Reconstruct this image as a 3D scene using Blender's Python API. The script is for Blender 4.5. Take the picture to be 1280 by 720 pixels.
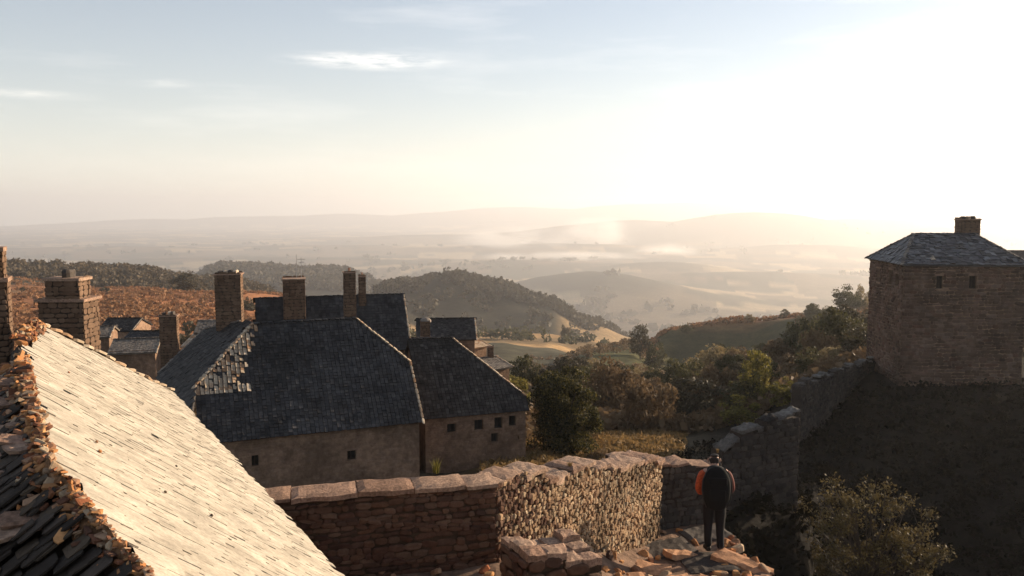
import bpy, bmesh, math, random
import numpy as np
from mathutils import Vector, Matrix, Quaternion

for o in list(bpy.data.objects):
    bpy.data.objects.remove(o, do_unlink=True)
scene = bpy.context.scene
C = scene.collection
PI = math.pi
rad = math.radians
random.seed(7)
rng = np.random.default_rng(7)

# ------------------------------------------------------------------ camera
F = 1065.0                      # focal length in pixels of a 1280 wide frame
HORIZON = 262.0
PITCH = math.atan((360 - HORIZON) / F)
cam_d = bpy.data.cameras.new('camera')
cam_d.sensor_width = 36.0
cam_d.lens = 36.0 * F / 1280.0
cam_d.clip_start = 0.1
cam_d.clip_end = 60000
cam = bpy.data.objects.new('camera', cam_d)
cam.location = (0, 0, 0)
cam.rotation_euler = (PI / 2 - PITCH, 0, 0)
C.objects.link(cam)
scene.camera = cam
scene.render.resolution_x = 1024
scene.render.resolution_y = 576

# ------------------------------------------------------------------ light
SUN_AZ, SUN_EL = rad(57), rad(13)          # azimuth clockwise from +Y (the view direction)
world = bpy.data.worlds.new("World")
scene.world = world
world.use_nodes = True
wn, wl = world.node_tree.nodes, world.node_tree.links
wn.clear()
w_out = wn.new('ShaderNodeOutputWorld')
w_bg = wn.new('ShaderNodeBackground')
w_bg.inputs['Strength'].default_value = 0.074
sky = wn.new('ShaderNodeTexSky')
sky.sky_type = 'NISHITA'
sky.sun_disc = False
sky.sun_elevation = SUN_EL
sky.sun_rotation = SUN_AZ
sky.altitude = 300
sky.air_density = 1.0
sky.dust_density = 0.5
sky.ozone_density = 2.5
# thin cirrus: a noise stretched along the horizon, on the sky itself
tc = wn.new('ShaderNodeTexCoord')
def wmath(op, a, b=None, clamp=False):
    n = wn.new('ShaderNodeMath'); n.operation = op; n.use_clamp = clamp
    for i, v in enumerate((a, b)):
        if v is None: continue
        if isinstance(v, (int, float)): n.inputs[i].default_value = v
        else: wl.new(v, n.inputs[i])
    return n.outputs[0]
wmap = wn.new('ShaderNodeMapping'); wmap.inputs['Scale'].default_value = (2.2, 2.2, 17.0)
wmap.inputs['Location'].default_value = (0.3, 0.1, 0.35)
wl.new(tc.outputs['Generated'], wmap.inputs['Vector'])
wnz = wn.new('ShaderNodeTexNoise'); wnz.inputs['Scale'].default_value = 1.3
wnz.inputs['Detail'].default_value = 7; wnz.inputs['Roughness'].default_value = 0.62
wl.new(wmap.outputs[0], wnz.inputs['Vector'])
wr = wn.new('ShaderNodeMapRange'); wr.inputs[1].default_value = 0.5; wr.inputs[2].default_value = 0.78
wr.inputs[3].default_value = 0.0; wr.inputs[4].default_value = 0.22
wl.new(wnz.outputs['Fac'], wr.inputs[0])
# one small wisp
def wisp(px, py, sx, sz, k):
    d = Vector(((px - 640) / F, math.cos(PITCH) + (360 - py) / F * math.sin(PITCH), -math.sin(PITCH) + (360 - py) / F * math.cos(PITCH))).normalized()
    m = wn.new('ShaderNodeMapping'); m.vector_type = 'POINT'
    m.inputs['Location'].default_value = (-d.x / sx, -d.y / sx, -d.z / sz)
    m.inputs['Scale'].default_value = (1 / sx, 1 / sx, 1 / sz)
    wl.new(tc.outputs['Generated'], m.inputs['Vector'])
    ln = wn.new('ShaderNodeVectorMath'); ln.operation = 'LENGTH'; wl.new(m.outputs[0], ln.inputs[0])
    fall = wmath('SUBTRACT', 1.0, ln.outputs['Value'], True)
    nz = wn.new('ShaderNodeTexNoise'); nz.inputs['Scale'].default_value = 1.0; nz.inputs['Detail'].default_value = 8
    nz.inputs['Roughness'].default_value = 0.65
    mm = wn.new('ShaderNodeMapping'); mm.inputs['Scale'].default_value = (26, 26, 200)
    wl.new(tc.outputs['Generated'], mm.inputs['Vector']); wl.new(mm.outputs[0], nz.inputs['Vector'])
    r = wn.new('ShaderNodeMapRange'); r.inputs[1].default_value = 0.36; r.inputs[2].default_value = 0.80
    wl.new(nz.outputs['Fac'], r.inputs[0])
    sq = wmath('POWER', fall, 1.5)
    return wmath('MULTIPLY', wmath('MULTIPLY', sq, r.outputs[0]), k)
w1 = wisp(462, 76, 0.12, 0.013, 1.7)
w2 = wisp(30, 117, 0.09, 0.007, .8)
w3 = wisp(205, 104, 0.05, 0.007, .5)
cf = wmath('ADD', wmath('ADD', w1, w2), wmath('ADD', w3, wr.outputs[0]), True)
wmix = wn.new('ShaderNodeMix'); wmix.data_type = 'RGBA'; wmix.blend_type = 'MIX'
wl.new(cf, wmix.inputs[0])
wl.new(sky.outputs[0], wmix.inputs[6])
wcol = wn.new('ShaderNodeMix'); wcol.data_type = 'RGBA'; wcol.blend_type = 'MIX'; wcol.inputs[0].default_value = 0.45
wl.new(sky.outputs[0], wcol.inputs[6]); wcol.inputs[7].default_value = (26, 23, 20, 1)
wl.new(wcol.outputs[2], wmix.inputs[7])
# a thin high veil, thicker towards the horizon because one looks through more of it
sep = wn.new('ShaderNodeSeparateXYZ'); wl.new(tc.outputs['Generated'], sep.inputs[0])
veil = wmath('DIVIDE', 0.075, wmath('ADD', wmath('MAXIMUM', sep.outputs['Z'], 0.0), 0.075), True)
veil = wmath('MINIMUM', veil, 0.62)
vmix = wn.new('ShaderNodeMix'); vmix.data_type = 'RGBA'; wl.new(veil, vmix.inputs[0])
wl.new(wmix.outputs[2], vmix.inputs[6]); vmix.inputs[7].default_value = (8.6, 8.1, 7.2, 1)
wl.new(vmix.outputs[2], w_bg.inputs['Color'])
wl.new(w_bg.outputs[0], w_out.inputs['Surface'])

sun_d = bpy.data.lights.new('sun', 'SUN')
sun_d.energy = 5.0
sun_d.color = (1.0, 0.80, 0.58)
sun_d.angle = rad(0.5)
sun = bpy.data.objects.new('sun', sun_d)
C.objects.link(sun)
SUNV = Vector((math.sin(SUN_AZ) * math.cos(SUN_EL), math.cos(SUN_AZ) * math.cos(SUN_EL), math.sin(SUN_EL)))
sun.rotation_euler = SUNV.to_track_quat('Z', 'Y').to_euler()

vs = scene.view_settings
vs.view_transform = 'Standard'; vs.look = 'None'; vs.gamma = 1; vs.exposure = 1.0
vs.use_curve_mapping = False
cy = scene.cycles
cy.max_bounces = 5; cy.diffuse_bounces = 2; cy.glossy_bounces = 2; cy.transmission_bounces = 3
cy.volume_bounces = 1; cy.transparent_max_bounces = 16
cy.use_denoising = True
cy.volume_max_steps = 64

# ------------------------------------------------------------------ haze
def make_haze():
    me = bpy.data.meshes.new('haze')
    R0 = 14600.0
    bm = bmesh.new()
    bmesh.ops.create_cube(bm, size=1.0)
    for v in bm.verts:
        v.co = Vector((v.co.x * 2 * R0, v.co.y * 2 * R0, 190.0 if v.co.z > 0 else -285.0))
    bm.to_mesh(me); bm.free()
    o = bpy.data.objects.new('haze', me); C.objects.link(o)
    m = bpy.data.materials.new('haze_air'); m.use_nodes = True
    n, l = m.node_tree.nodes, m.node_tree.links; n.clear()
    out = n.new('ShaderNodeOutputMaterial'); v = n.new('ShaderNodeVolumePrincipled')
    v.inputs['Color'].default_value = (0.90, 0.90, 0.92, 1)
    v.inputs['Density'].default_value = 1.8e-4
    v.inputs['Anisotropy'].default_value = 0.45
    l.new(v.outputs[0], out.inputs['Volume'])
    me.materials.append(m)
    o['kind'] = 'stuff'; o['label'] = 'pale golden haze lying over the whole valley'
    return o
haze = make_haze()

# ------------------------------------------------------------------ helpers
def at(px, py, Y):
    """world point at forward distance Y on the sight line of pixel (px, py) of the 1280 x 720 frame"""
    u = (px - 640) / F; v = (360 - py) / F
    dy = math.cos(PITCH) + v * math.sin(PITCH); dz = -math.sin(PITCH) + v * math.cos(PITCH)
    return Vector((u * Y / dy, Y, dz * Y / dy))
def zat(py, Y): return at(640, py, Y).z
def tag(o, label=None, cat=None, group=None, kind=None):
    if label: o['label'] = label
    if cat: o['category'] = cat
    if group: o['group'] = group
    if kind: o['kind'] = kind
    return o
def empty(name, loc, label=None, cat=None, group=None, rotz=0):
    o = bpy.data.objects.new(name, None); C.objects.link(o)
    o.location = loc; o.rotation_euler = (0, 0, rotz); o.empty_display_size = 0.2
    return tag(o, label, cat, group)
def mesh_of(name, verts, faces, mats, midx=None, smooth=False):
    me = bpy.data.meshes.new(name)
    me.from_pydata([tuple(v) for v in verts], [], [tuple(f) for f in faces])
    for m in (mats if isinstance(mats, (list, tuple)) else [mats]): me.materials.append(m)
    if midx is not None: me.polygons.foreach_set('material_index', midx)
    if smooth: me.polygons.foreach_set('use_smooth', [True] * len(me.polygons))
    me.update()
    return me
def mesh_np(name, verts, quads, mats, smooth=False, midx=None):
    """fast: verts (n,3), faces (m,k) numpy"""
    me = bpy.data.meshes.new(name)
    verts = np.asarray(verts, dtype=np.float32); quads = np.asarray(quads, dtype=np.int32)
    k = quads.shape[1]
    me.vertices.add(len(verts)); me.vertices.foreach_set('co', verts.ravel())
    me.loops.add(quads.size); me.loops.foreach_set('vertex_index', quads.ravel())
    me.polygons.add(len(quads))
    me.polygons.foreach_set('loop_start', np.arange(len(quads), dtype=np.int32) * k)
    for m in (mats if isinstance(mats, (list, tuple)) else [mats]): me.materials.append(m)
    if midx is not None: me.polygons.foreach_set('material_index', np.asarray(midx, dtype=np.int32))
    me.polygons.foreach_set('use_smooth', np.full(len(quads), smooth))
    me.update(); me.validate()
    return me
def link(name, me, parent=None, loc=None, rot=None, scale=None):
    o = bpy.data.objects.new(name, me); C.objects.link(o)
    if parent: o.parent = parent
    if loc is not None: o.location = loc
    if rot is not None: o.rotation_euler = rot
    if scale is not None: o.scale = scale
    return o

# value noise in numpy
def _hash(ix, iy, seed):
    h = (ix.astype(np.int64) * 374761393 + iy.astype(np.int64) * 668265263 + seed * 1442695041) & 0x7fffffff
    h = ((h ^ (h >> 13)) * 1274126177) & 0x7fffffff
    h = (h ^ (h >> 16)) & 0x7fffffff
    return (h % 100003) / 100003.0
def vnoise(x, y, seed=0):
    x0 = np.floor(x); y0 = np.floor(y); fx = x - x0; fy = y - y0
    fx = fx * fx * (3 - 2 * fx); fy = fy * fy * (3 - 2 * fy)
    a = _hash(x0, y0, seed); b = _hash(x0 + 1, y0, seed); c = _hash(x0, y0 + 1, seed); d = _hash(x0 + 1, y0 + 1, seed)
    return (a * (1 - fx) + b * fx) * (1 - fy) + (c * (1 - fx) + d * fx) * fy
def fbm(x, y, seed=0, octv=5, gain=0.5):
    s = 0; a = 1; t = 0
    for i in range(octv):
        s = s + a * (vnoise(x * 2 ** i + 17.3 * i, y * 2 ** i - 9.1 * i, seed + i) - 0.5) * 2; t += a; a *= gain
    return s / t

# materials
class Mat:
    def __init__(self, name):
        self.m = bpy.data.materials.new(name); self.m.use_nodes = True
        self.n, self.l = self.m.node_tree.nodes, self.m.node_tree.links
        self.b = self.n['Principled BSDF']; self.b.inputs['Specular IOR Level'].default_value = 0.25
        self.tc = self.n.new('ShaderNodeTexCoord')
    def noise(self, scale, detail=4, rough=0.55, coord='Object', stretch=None, dist=0.0, out='Fac'):
        t = self.n.new('ShaderNodeTexNoise'); t.inputs['Scale'].default_value = scale
        t.inputs['Detail'].default_value = detail; t.inputs['Roughness'].default_value = rough
        t.inputs['Distortion'].default_value = dist
        self.l.new(self.co(coord, stretch), t.inputs['Vector'])
        return t.outputs[out]
    def co(self, coord='Object', stretch=None):
        if coord == 'World':
            g = self.n.new('ShaderNodeNewGeometry'); src = g.outputs['Position']
        else: src = self.tc.outputs[coord]
        if stretch:
            mp = self.n.new('ShaderNodeMapping'); mp.inputs['Scale'].default_value = stretch
            self.l.new(src, mp.inputs['Vector']); src = mp.outputs[0]
        return src
    def voro(self, scale, coord='Object', stretch=None, feature='F1', out='Color', randomness=1.0):
        t = self.n.new('ShaderNodeTexVoronoi'); t.feature = feature; t.inputs['Scale'].default_value = scale
        t.inputs['Randomness'].default_value = randomness
        self.l.new(self.co(coord, stretch), t.inputs['Vector'])
        return t.outputs[out]
    def ramp(self, fac, stops, mode='LINEAR'):
        r = self.n.new('ShaderNodeValToRGB'); self.l.new(fac, r.inputs[0]); e = r.color_ramp.elements
        r.color_ramp.interpolation = mode
        while len(e) < len(stops): e.new(0.5)
        for i, (p, c) in enumerate(stops):
            e[i].position = p; e[i].color = (c[0], c[1], c[2], 1) if not isinstance(c, (int, float)) else (c, c, c, 1)
        return r.outputs['Color']
    def mix(self, fac, a, b, blend='MIX'):
        x = self.n.new('ShaderNodeMix'); x.data_type = 'RGBA'; x.blend_type = blend
        for i, v in ((0, fac), (6, a), (7, b)):
            if isinstance(v, (int, float)): x.inputs[i].default_value = v if i == 0 else (v, v, v, 1)
            elif isinstance(v, tuple): x.inputs[i].default_value = (*v[:3], 1)
            else: self.l.new(v, x.inputs[i])
        return x.outputs[2]
    def attr(self, name, out='Color'):
        a = self.n.new('ShaderNodeAttribute'); a.attribute_name = name
        return a.outputs[out]
    def rnd(self):
        return self.n.new('ShaderNodeObjectInfo').outputs['Random']
    def island(self):
        return self.n.new('ShaderNodeNewGeometry').outputs['Random Per Island']
    def color(self, c):
        if isinstance(c, tuple): self.b.inputs['Base Color'].default_value = (*c[:3], 1)
        else: self.l.new(c, self.b.inputs['Base Color'])
        return self
    def rough(self, r):
        if isinstance(r, (int, float)): self.b.inputs['Roughness'].default_value = r
        else: self.l.new(r, self.b.inputs['Roughness'])
        return self
    def bump(self, h, strength=0.5, dist=0.02):
        b = self.n.new('ShaderNodeBump'); b.inputs['Strength'].default_value = strength; b.inputs['Distance'].default_value = dist
        self.l.new(h, b.inputs['Height']); self.l.new(b.outputs[0], self.b.inputs['Normal'])
        return self
# ------------------------------------------------------------------ terrain
# columns of the land by bearing: (bearing given as the frame's x), list of (distance, height)
def pz(Y, py): return (Y, zat(py, Y))
far_tail = {}
COLS = [
 (-900, [(3,-13),(40,-13.5),(90,-17),(200,-24),(420,-36),(700,-50),(1000,-110),(1600,-245),(14000,-250)]),
 (-150, [(3,-13),(40,-14),(90,-17),(130,-20.5),(350,-30),(430,-38),(520,-34),(640,-60),(900,-120),(1500,-245),(14000,-250)]),
 (0,    [(3,-13),(40,-14),(90,-17),(130,-20.5),(350,-30),(430,-36),(520,-35),(640,-60),(900,-120),(1500,-245),(14000,-250)]),
 (150,  [(3,-13),(40,-13.5),(90,-16.5),(130,-20.5),(340,-29.5),(400,-40),(540,-38),(700,-70),(1000,-140),(1600,-245),(14000,-250)]),
 (280,  [(3,-13),(40,-13),(90,-17),(130,-21),(320,-30.5),(400,-42),(540,-46),(700,-80),(1000,-110),(1380,-92),(1500,-96),(1900,-200),(2200,-245),(14000,-250)]),
 (420,  [(3,-13),(40,-13),(90,-18),(150,-24),(330,-36),(430,-50),(600,-72),(720,-86),(1000,-120),(1380,-99),(1500,-102),(1900,-205),(2200,-245),(14000,-250)]),
 (500,  [(3,-12),(40,-13),(90,-18),(200,-35),(330,-52),(480,-68),(610,-76),(700,-70),(780,-64),(900,-95),(1200,-150),(1400,-125),(1700,-215),(2100,-245),(14000,-250)]),
 (560,  [(3,-12),(40,-13),(90,-19),(220,-38),(330,-52),(470,-67),(600,-88),(660,-80),(700,-66),(790,-55),(900,-90),(1300,-210),(1700,-245),(14000,-250)]),
 (620,  [(3,-12),(42,-13),(90,-19),(230,-40),(330,-52),(470,-68),(600,-90),(670,-84),(710,-73),(790,-66),(920,-100),(1300,-210),(1700,-245),(14000,-250)]),
 (680,  [(3,-11),(45,-13.3),(70,-17),(110,-22),(230,-42),(330,-54),(470,-69),(600,-90),(680,-84),(750,-79),(880,-110),(1300,-215),(1700,-245),(14000,-250)]),
 (740,  [(3,-10),(50,-14),(75,-18),(130,-25.5),(190,-33),(235,-38),(330,-58),(470,-73),(620,-96),(760,-102),(850,-112),(1300,-220),(1700,-245),(14000,-250)]),
 (790,  [(3,-9),(50,-14),(75,-18),(130,-26),(190,-33),(235,-35.5),(330,-62),(600,-105),(760,-112),(1000,-170),(1500,-245),(14000,-250)]),
 (850,  [(3,-9),(14,-10),(50,-14),(75,-18.5),(130,-26),(165,-33.5),(190,-41),(215,-43),(236,-35),(248,-32),(330,-60),(600,-110),(1000,-180),(1500,-245),(14000,-250)]),
 (930,  [(3,-10),(14,-11),(20,-9.8),(25.5,-8.4),(31,-11.5),(50,-14),(75,-17),(130,-22.5),(165,-30),(195,-38),(225,-38.5),(243,-31.5),(253,-29.5),(340,-60),(600,-115),(1000,-180),(1500,-245),(14000,-250)]),
 (1000, [(3,-11),(18,-11.8),(23,-9.4),(27,-8.9),(34,-12.4),(46,-12),(56,-13),(80,-15.5),(130,-21),(190,-28),(235,-31),(252,-29.3),(340,-60),(600,-115),(1000,-180),(1500,-245),(14000,-250)]),
 (1100, [(3,-11),(18,-16),(30,-15.6),(42,-12),(52,-10.3),(60,-10.8),(80,-14),(130,-19.5),(190,-25),(250,-28.5),(340,-60),(600,-115),(1000,-180),(1500,-245),(14000,-250)]),
 (1280, [(3,-11),(18,-15),(30,-14.5),(42,-11.5),(50,-10.1),(62,-9.8),(80,-11.5),(130,-17),(190,-25),(250,-30),(340,-60),(600,-115),(1000,-180),(1500,-245),(14000,-250)]),
 (1440, [(3,-11),(18,-14),(30,-12.5),(42,-10),(55,-7.5),(66,-7),(80,-9.5),(130,-17),(250,-33),(600,-115),(1000,-180),(1500,-245),(14000,-250)]),
 (1700, [(3,-11),(18,-13),(30,-10),(42,-5.5),(56,-3),(70,-2.5),(90,-7),(130,-15),(250,-33),(600,-115),(1000,-180),(1500,-245),(14000,-250)]),  # this and the next: unseen crest, added to shade the ravine slope
 (2600, [(3,-11),(18,-11),(30,-7.0),(42,-3.2),(56,-1.4),(72,-1.6),(95,-6),(130,-18),(250,-36),(600,-115),(1000,-180),(1500,-245),(14000,-250)]),
]
_caz = np.array([math.atan((p - 640) / F) for p, _ in COLS])
_lr = np.linspace(math.log(3.0), math.log(14000.0), 900)
_cols = []
for (p, c) in COLS:
    # distances are forward distances: turn into range
    caz = math.cos(math.atan((max(-300, min(1500, p)) - 640) / F))
    a = np.array(c, float)
    rr = np.log(np.maximum(a[:, 0] / caz, 3.0)); z = np.interp(_lr, rr, a[:, 1])
    k = np.hanning(23); k /= k.sum()
    _cols.append(np.convolve(np.pad(z, 11, mode='edge'), k, mode='valid'))
_cols = np.array(_cols)
def base_h(az, r):
    """az, r arrays -> smooth height"""
    a = np.where(az > PI, az - 2 * PI, az)
    # behind the camera: fold back to the outer columns
    a = np.clip(a, _caz[0], _caz[-1])
    j = np.clip(np.searchsorted(_caz, a) - 1, 0, len(_caz) - 2)
    t = (a - _caz[j]) / (_caz[j + 1] - _caz[j]); t = t * t * (3 - 2 * t)
    q = (np.log(np.clip(r, 3.0, 14000)) - _lr[0]) / (_lr[1] - _lr[0])
    q0 = np.clip(np.floor(q).astype(int), 0, len(_lr) - 2); fq = q - q0
    z0 = _cols[j, q0] * (1 - fq) + _cols[j, q0 + 1] * fq
    z1 = _cols[j + 1, q0] * (1 - fq) + _cols[j + 1, q0 + 1] * fq
    return z0 * (1 - t) + z1 * t
# hills standing in the far valley: (px, Y, top z, half width x, half width y)
HILLS = [(742, 2350, -178, 260, 260), (835, 3300, -205, 260, 300), (640, 3600, -215, 420, 300), (930, 2900, -215, 420, 260),
         (945, 6600, -22, 900, 800), (1080, 7000, -75, 1200, 800), (800, 7200, -85, 1000, 700), (1180, 6000, -130, 700, 600),
         (560, 6900, -205, 900, 500), (420, 5200, -222, 900, 400), (300, 4000, -226, 700, 300), (120, 5000, -222, 900, 400),
         (700, 5200, -205, 700, 300), (1000, 4700, -195, 600, 300), (20, 3000, -225, 500, 250), (350, 2600, -228, 420, 240),
         (880, 12500, 108, 3300, 1000), (1130, 12600, 150, 3600, 1000), (1420, 12500, 160, 3000, 1000), (650, 12800, 35, 2600, 900),
         (420, 13000, -60, 2600, 800), (150, 13000, -140, 2600, 700), (1700, 12000, 165, 3500, 1000), (-150, 13000, -170, 2600, 700)]
_H = [(at(px, 262, Y).x, Y, tz + 250, sx, sy) for px, Y, tz, sx, sy in HILLS]
def height(x, y):
    x = np.asarray(x, float); y = np.asarray(y, float)
    r = np.hypot(x, y); az = np.arctan2(x, y)
    z = base_h(az, r)
    hs = np.zeros_like(z)
    for hx, hy, hh, sx, sy in _H:
        w = np.exp(-(((x - hx) / sx) ** 2 + ((y - hy) / sy) ** 2) * 0.9)
        hs = np.maximum(hs, hh * w)
    z = z + np.where(r > 1600, hs, 0)
    # relief
    amp = np.clip((r - 25) * 0.016, 0, 7.0)
    z = z + amp * fbm(x / np.clip(r * 0.22, 14, 60), y / np.clip(r * 0.22, 14, 60) , 3, 2) * 0 \
          + np.clip((r - 30) * 0.01, 0, 1) * 1.1 * fbm(x / 19.0, y / 19.0, 5, 3) \
          + np.clip((r - 120) * 0.004, 0, 1) * 3.2 * fbm(x / 75.0, y / 75.0, 9, 3) \
          + np.clip((r - 900) * 0.0006, 0, 1) * 10.0 * fbm(x / 420.0, y / 420.0, 13, 4) \
          + np.clip((r - 5000) * 0.0002, 0, 1) * 30.0 * fbm(x / 1500.0, y / 1500.0, 23, 4) * np.clip(hs / 120, 0, 1)
    return z
def gz(x, y): return float(height(np.array([x]), np.array([y]))[0])
def ground_at(px, Y):
    X = (px - 640) / F * Y / math.cos(PITCH)     # close enough: the column of that pixel
    return X, Y, gz(X, Y)

def smooth01(x, a, b):
    t = np.clip((x - a) / (b - a), 0, 1); return t * t * (3 - 2 * t)
def zone_color(x, y):
    """what grows or lies there: base colours"""
    r = np.hypot(x, y); px = 640 + F * x / np.maximum(y, 1.0)
    px = np.where(y > 1, px, np.where(x < 0, -2000, 3000))
    n1 = fbm(x / 30.0, y / 30.0, 31, 4); n2 = fbm(x / 8.0, y / 8.0, 37, 3); n3 = fbm(x / 160.0, y / 160.0, 41, 3)
    dirt = np.array([0.075, 0.060, 0.038]); russet = np.array([0.36, 0.155, 0.068]); tan = np.array([0.30, 0.20, 0.10])
    green = np.array([0.085, 0.080, 0.034]); wood = np.array([0.050, 0.045, 0.028]); ochre = np.array([0.33, 0.20, 0.085])
    col = np.broadcast_to(dirt, x.shape + (3,)).copy()
    def blend(col, w, c): return col * (1 - w[..., None]) + c * w[..., None]
    # yellow grass by the houses
    w = smooth01(r, 38, 46) * (1 - smooth01(r, 66, 80)) * smooth01(px, 560, 640) * (1 - smooth01(px, 800, 860)); col = blend(col, w * 0.85, ochre)
    # castle slope: deep shadow put into a near-black ground colour
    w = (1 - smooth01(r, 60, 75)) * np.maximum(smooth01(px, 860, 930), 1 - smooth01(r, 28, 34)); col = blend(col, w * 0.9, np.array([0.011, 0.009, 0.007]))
    # russet plateau on the left
    w = smooth01(r, 85, 120) * (1 - smooth01(r, 370, 410)) * (1 - smooth01(px, 440, 500)); col = blend(col, w, russet)
    w2 = w * smooth01(n1, 0.05, 0.5); col = blend(col, w2 * 0.6, tan)
    # right hill
    w = smooth01(r, 70, 90) * (1 - smooth01(r, 270, 310)) * smooth01(px, 640, 700); col = blend(col, w, green)
    w2 = w * smooth01(n1, -0.1, 0.4); col = blend(col, w2 * 0.6, np.array([0.15, 0.105, 0.05]))
    w2 = w * smooth01(r, 238, 256) * smooth01(px, 820, 900); col = blend(col, w2 * 0.8, russet * 0.9)
    w2 = smooth01(px, 815, 850) * (1 - smooth01(px, 985, 1020)) * smooth01(r, 150, 175) * (1 - smooth01(r, 240, 256)); col = blend(col, w2 * .9, green * .6)  # shade of the hollow put into a darker green
    # between, behind the houses
    w = smooth01(r, 70, 100) * (1 - smooth01(r, 330, 360)) * smooth01(px, 470, 520) * (1 - smooth01(px, 690, 740)); col = blend(col, w, wood * 1.4)
    # fields below the wooded hill
    w = smooth01(r, 330, 350) * (1 - smooth01(r, 520, 570)) * smooth01(px, 440, 500); col = blend(col, w, np.array([0.40, 0.25, 0.115]))
    ff = smooth01(vnoise(x / 70.0 + 3, y / 45.0, 71), 0.45, 0.55); col = blend(col, w * ff * 0.7, ochre * 1.1)
    ff = smooth01(vnoise(x / 60.0 + 9, y / 38.0, 77), 0.62, 0.68); col = blend(col, w * ff * 0.5, wood * 1.5)
    # ridges with woods
    w = smooth01(r, 400, 430) * (1 - smooth01(r, 1700, 1900)) * (1 - smooth01(px, 440, 480)); col = blend(col, w, wood)
    w = smooth01(r, 530, 580) * (1 - smooth01(r, 1400, 1600)) * smooth01(px, 440, 480); col = blend(col, w, wood * .55)  # shaded hill face: its shade put into a darker wood colour
    w2 = w * smooth01(px, 690, 720) * (1 - smooth01(px, 800, 830)) * (1 - smooth01(r, 800, 860)); col = blend(col, w2, tan)
    # the valley: fields
    w = smooth01(r, 1500, 1900)
    cell = vnoise(np.floor(x / 230 + 0.8 * fbm(x / 600, y / 600, 51, 2)) * 7.7, np.floor(y / 300 + 0.8 * fbm(x / 500, y / 500, 57, 2)) * 5.3, 61)
    valley = np.where((cell < 0.3)[..., None], np.array([0.06, 0.055, 0.032]), np.where((cell < 0.65)[..., None], np.array([0.15, 0.105, 0.06]), np.array([0.34, 0.25, 0.14])))
    col = blend(col, w, valley)
    wd = w * smooth01(n3, 0.12, 0.3); col = blend(col, wd * 0.9, wood)
    hs = np.zeros_like(r)
    for hx, hy, hh, sx, sy in _H: hs = np.maximum(hs, hh * np.exp(-(((x - hx) / sx) ** 2 + ((y - hy) / sy) ** 2)))
    col = blend(col, w * smooth01(hs, 18, 45), wood * .9)
    col = col * (1 + 0.30 * n2[..., None] * (1 - smooth01(r, 300, 900))[..., None])
    return np.clip(col, 0.01, 0.6)

def terrain_material():
    m = Mat('ground_earth')
    c = m.attr('zone')
    near = m.noise(1.7, 6, 0.7, 'World'); mid = m.noise(0.22, 5, 0.7, 'World'); far = m.noise(0.02, 6, 0.7, 'World')
    c = m.mix(0.75, c, m.ramp(near, [(0.25, 0.45), (0.75, 1.5)]), 'MULTIPLY')
    c = m.mix(0.8, c, m.ramp(mid, [(0.3, 0.5), (0.7, 1.45)]), 'MULTIPLY')
    c = m.mix(0.6, c, m.ramp(far, [(0.3, 0.6), (0.7, 1.35)]), 'MULTIPLY')
    m.color(c).rough(0.95); m.b.inputs['Specular IOR Level'].default_value = 0.05
    m.bump(near, 0.8, 0.25)
    return m.m
def make_terrain():
    az_f = np.arange(-35.5, 35.5, 0.13)
    az = np.radians(np.concatenate([np.arange(-180, -35.5, 2.4), az_f, np.arange(35.6, 180, 2.4)]))
    nr = 345
    r = np.exp(np.linspace(math.log(3.0), math.log(14000), nr))
    A, R = np.meshgrid(az, r, indexing='ij')
    x = R * np.sin(A); y = R * np.cos(A); z = height(x, y)
    col = zone_color(x, y)
    na = len(az)
    idx = np.arange(na * nr).reshape(na, nr)
    nxt = np.roll(idx, -1, axis=0)
    q = np.stack([idx[:, :-1], idx[:, 1:], nxt[:, 1:], nxt[:, :-1]], -1)
    rc = np.broadcast_to(r[:-1], (na, nr - 1))
    mat = terrain_material()
    V = np.stack([x, y, z], -1).reshape(-1, 3)
    cols = col.reshape(-1, 3)
    parts = [('hillside', rc < 1450), ('valley_floor', rc >= 1450)]
    for name, mask in parts:
        qq = q[mask].reshape(-1, 4)
        qq = qq[:, ::-1]
        used = np.unique(qq); remap = np.full(len(V), -1, dtype=np.int64); remap[used] = np.arange(len(used))
        v = V[used]; f = remap[qq]
        if name == 'hillside':   # close the hole under the camera
            v = np.vstack([v, [[0, 0, -11.5]]]); ring = remap[idx[:, 0]]; cidx = len(v) - 1
            f2 = np.stack([ring, np.roll(ring, -1), np.full(na, cidx), np.full(na, cidx)], -1)
            me = bpy.data.meshes.new(name)
        me = mesh_np(name, v, f, mat, smooth=True)
        ca = me.color_attributes.new('zone', 'FLOAT_COLOR', 'POINT')
        cc = np.ones((len(v), 4), dtype=np.float32); cc[:len(used), :3] = cols[used]; cc[len(used):, :3] = 0.06
        ca.data.foreach_set('color', cc.ravel())
        o = link(name, me); tag(o, kind='structure')
make_terrain()
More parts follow.
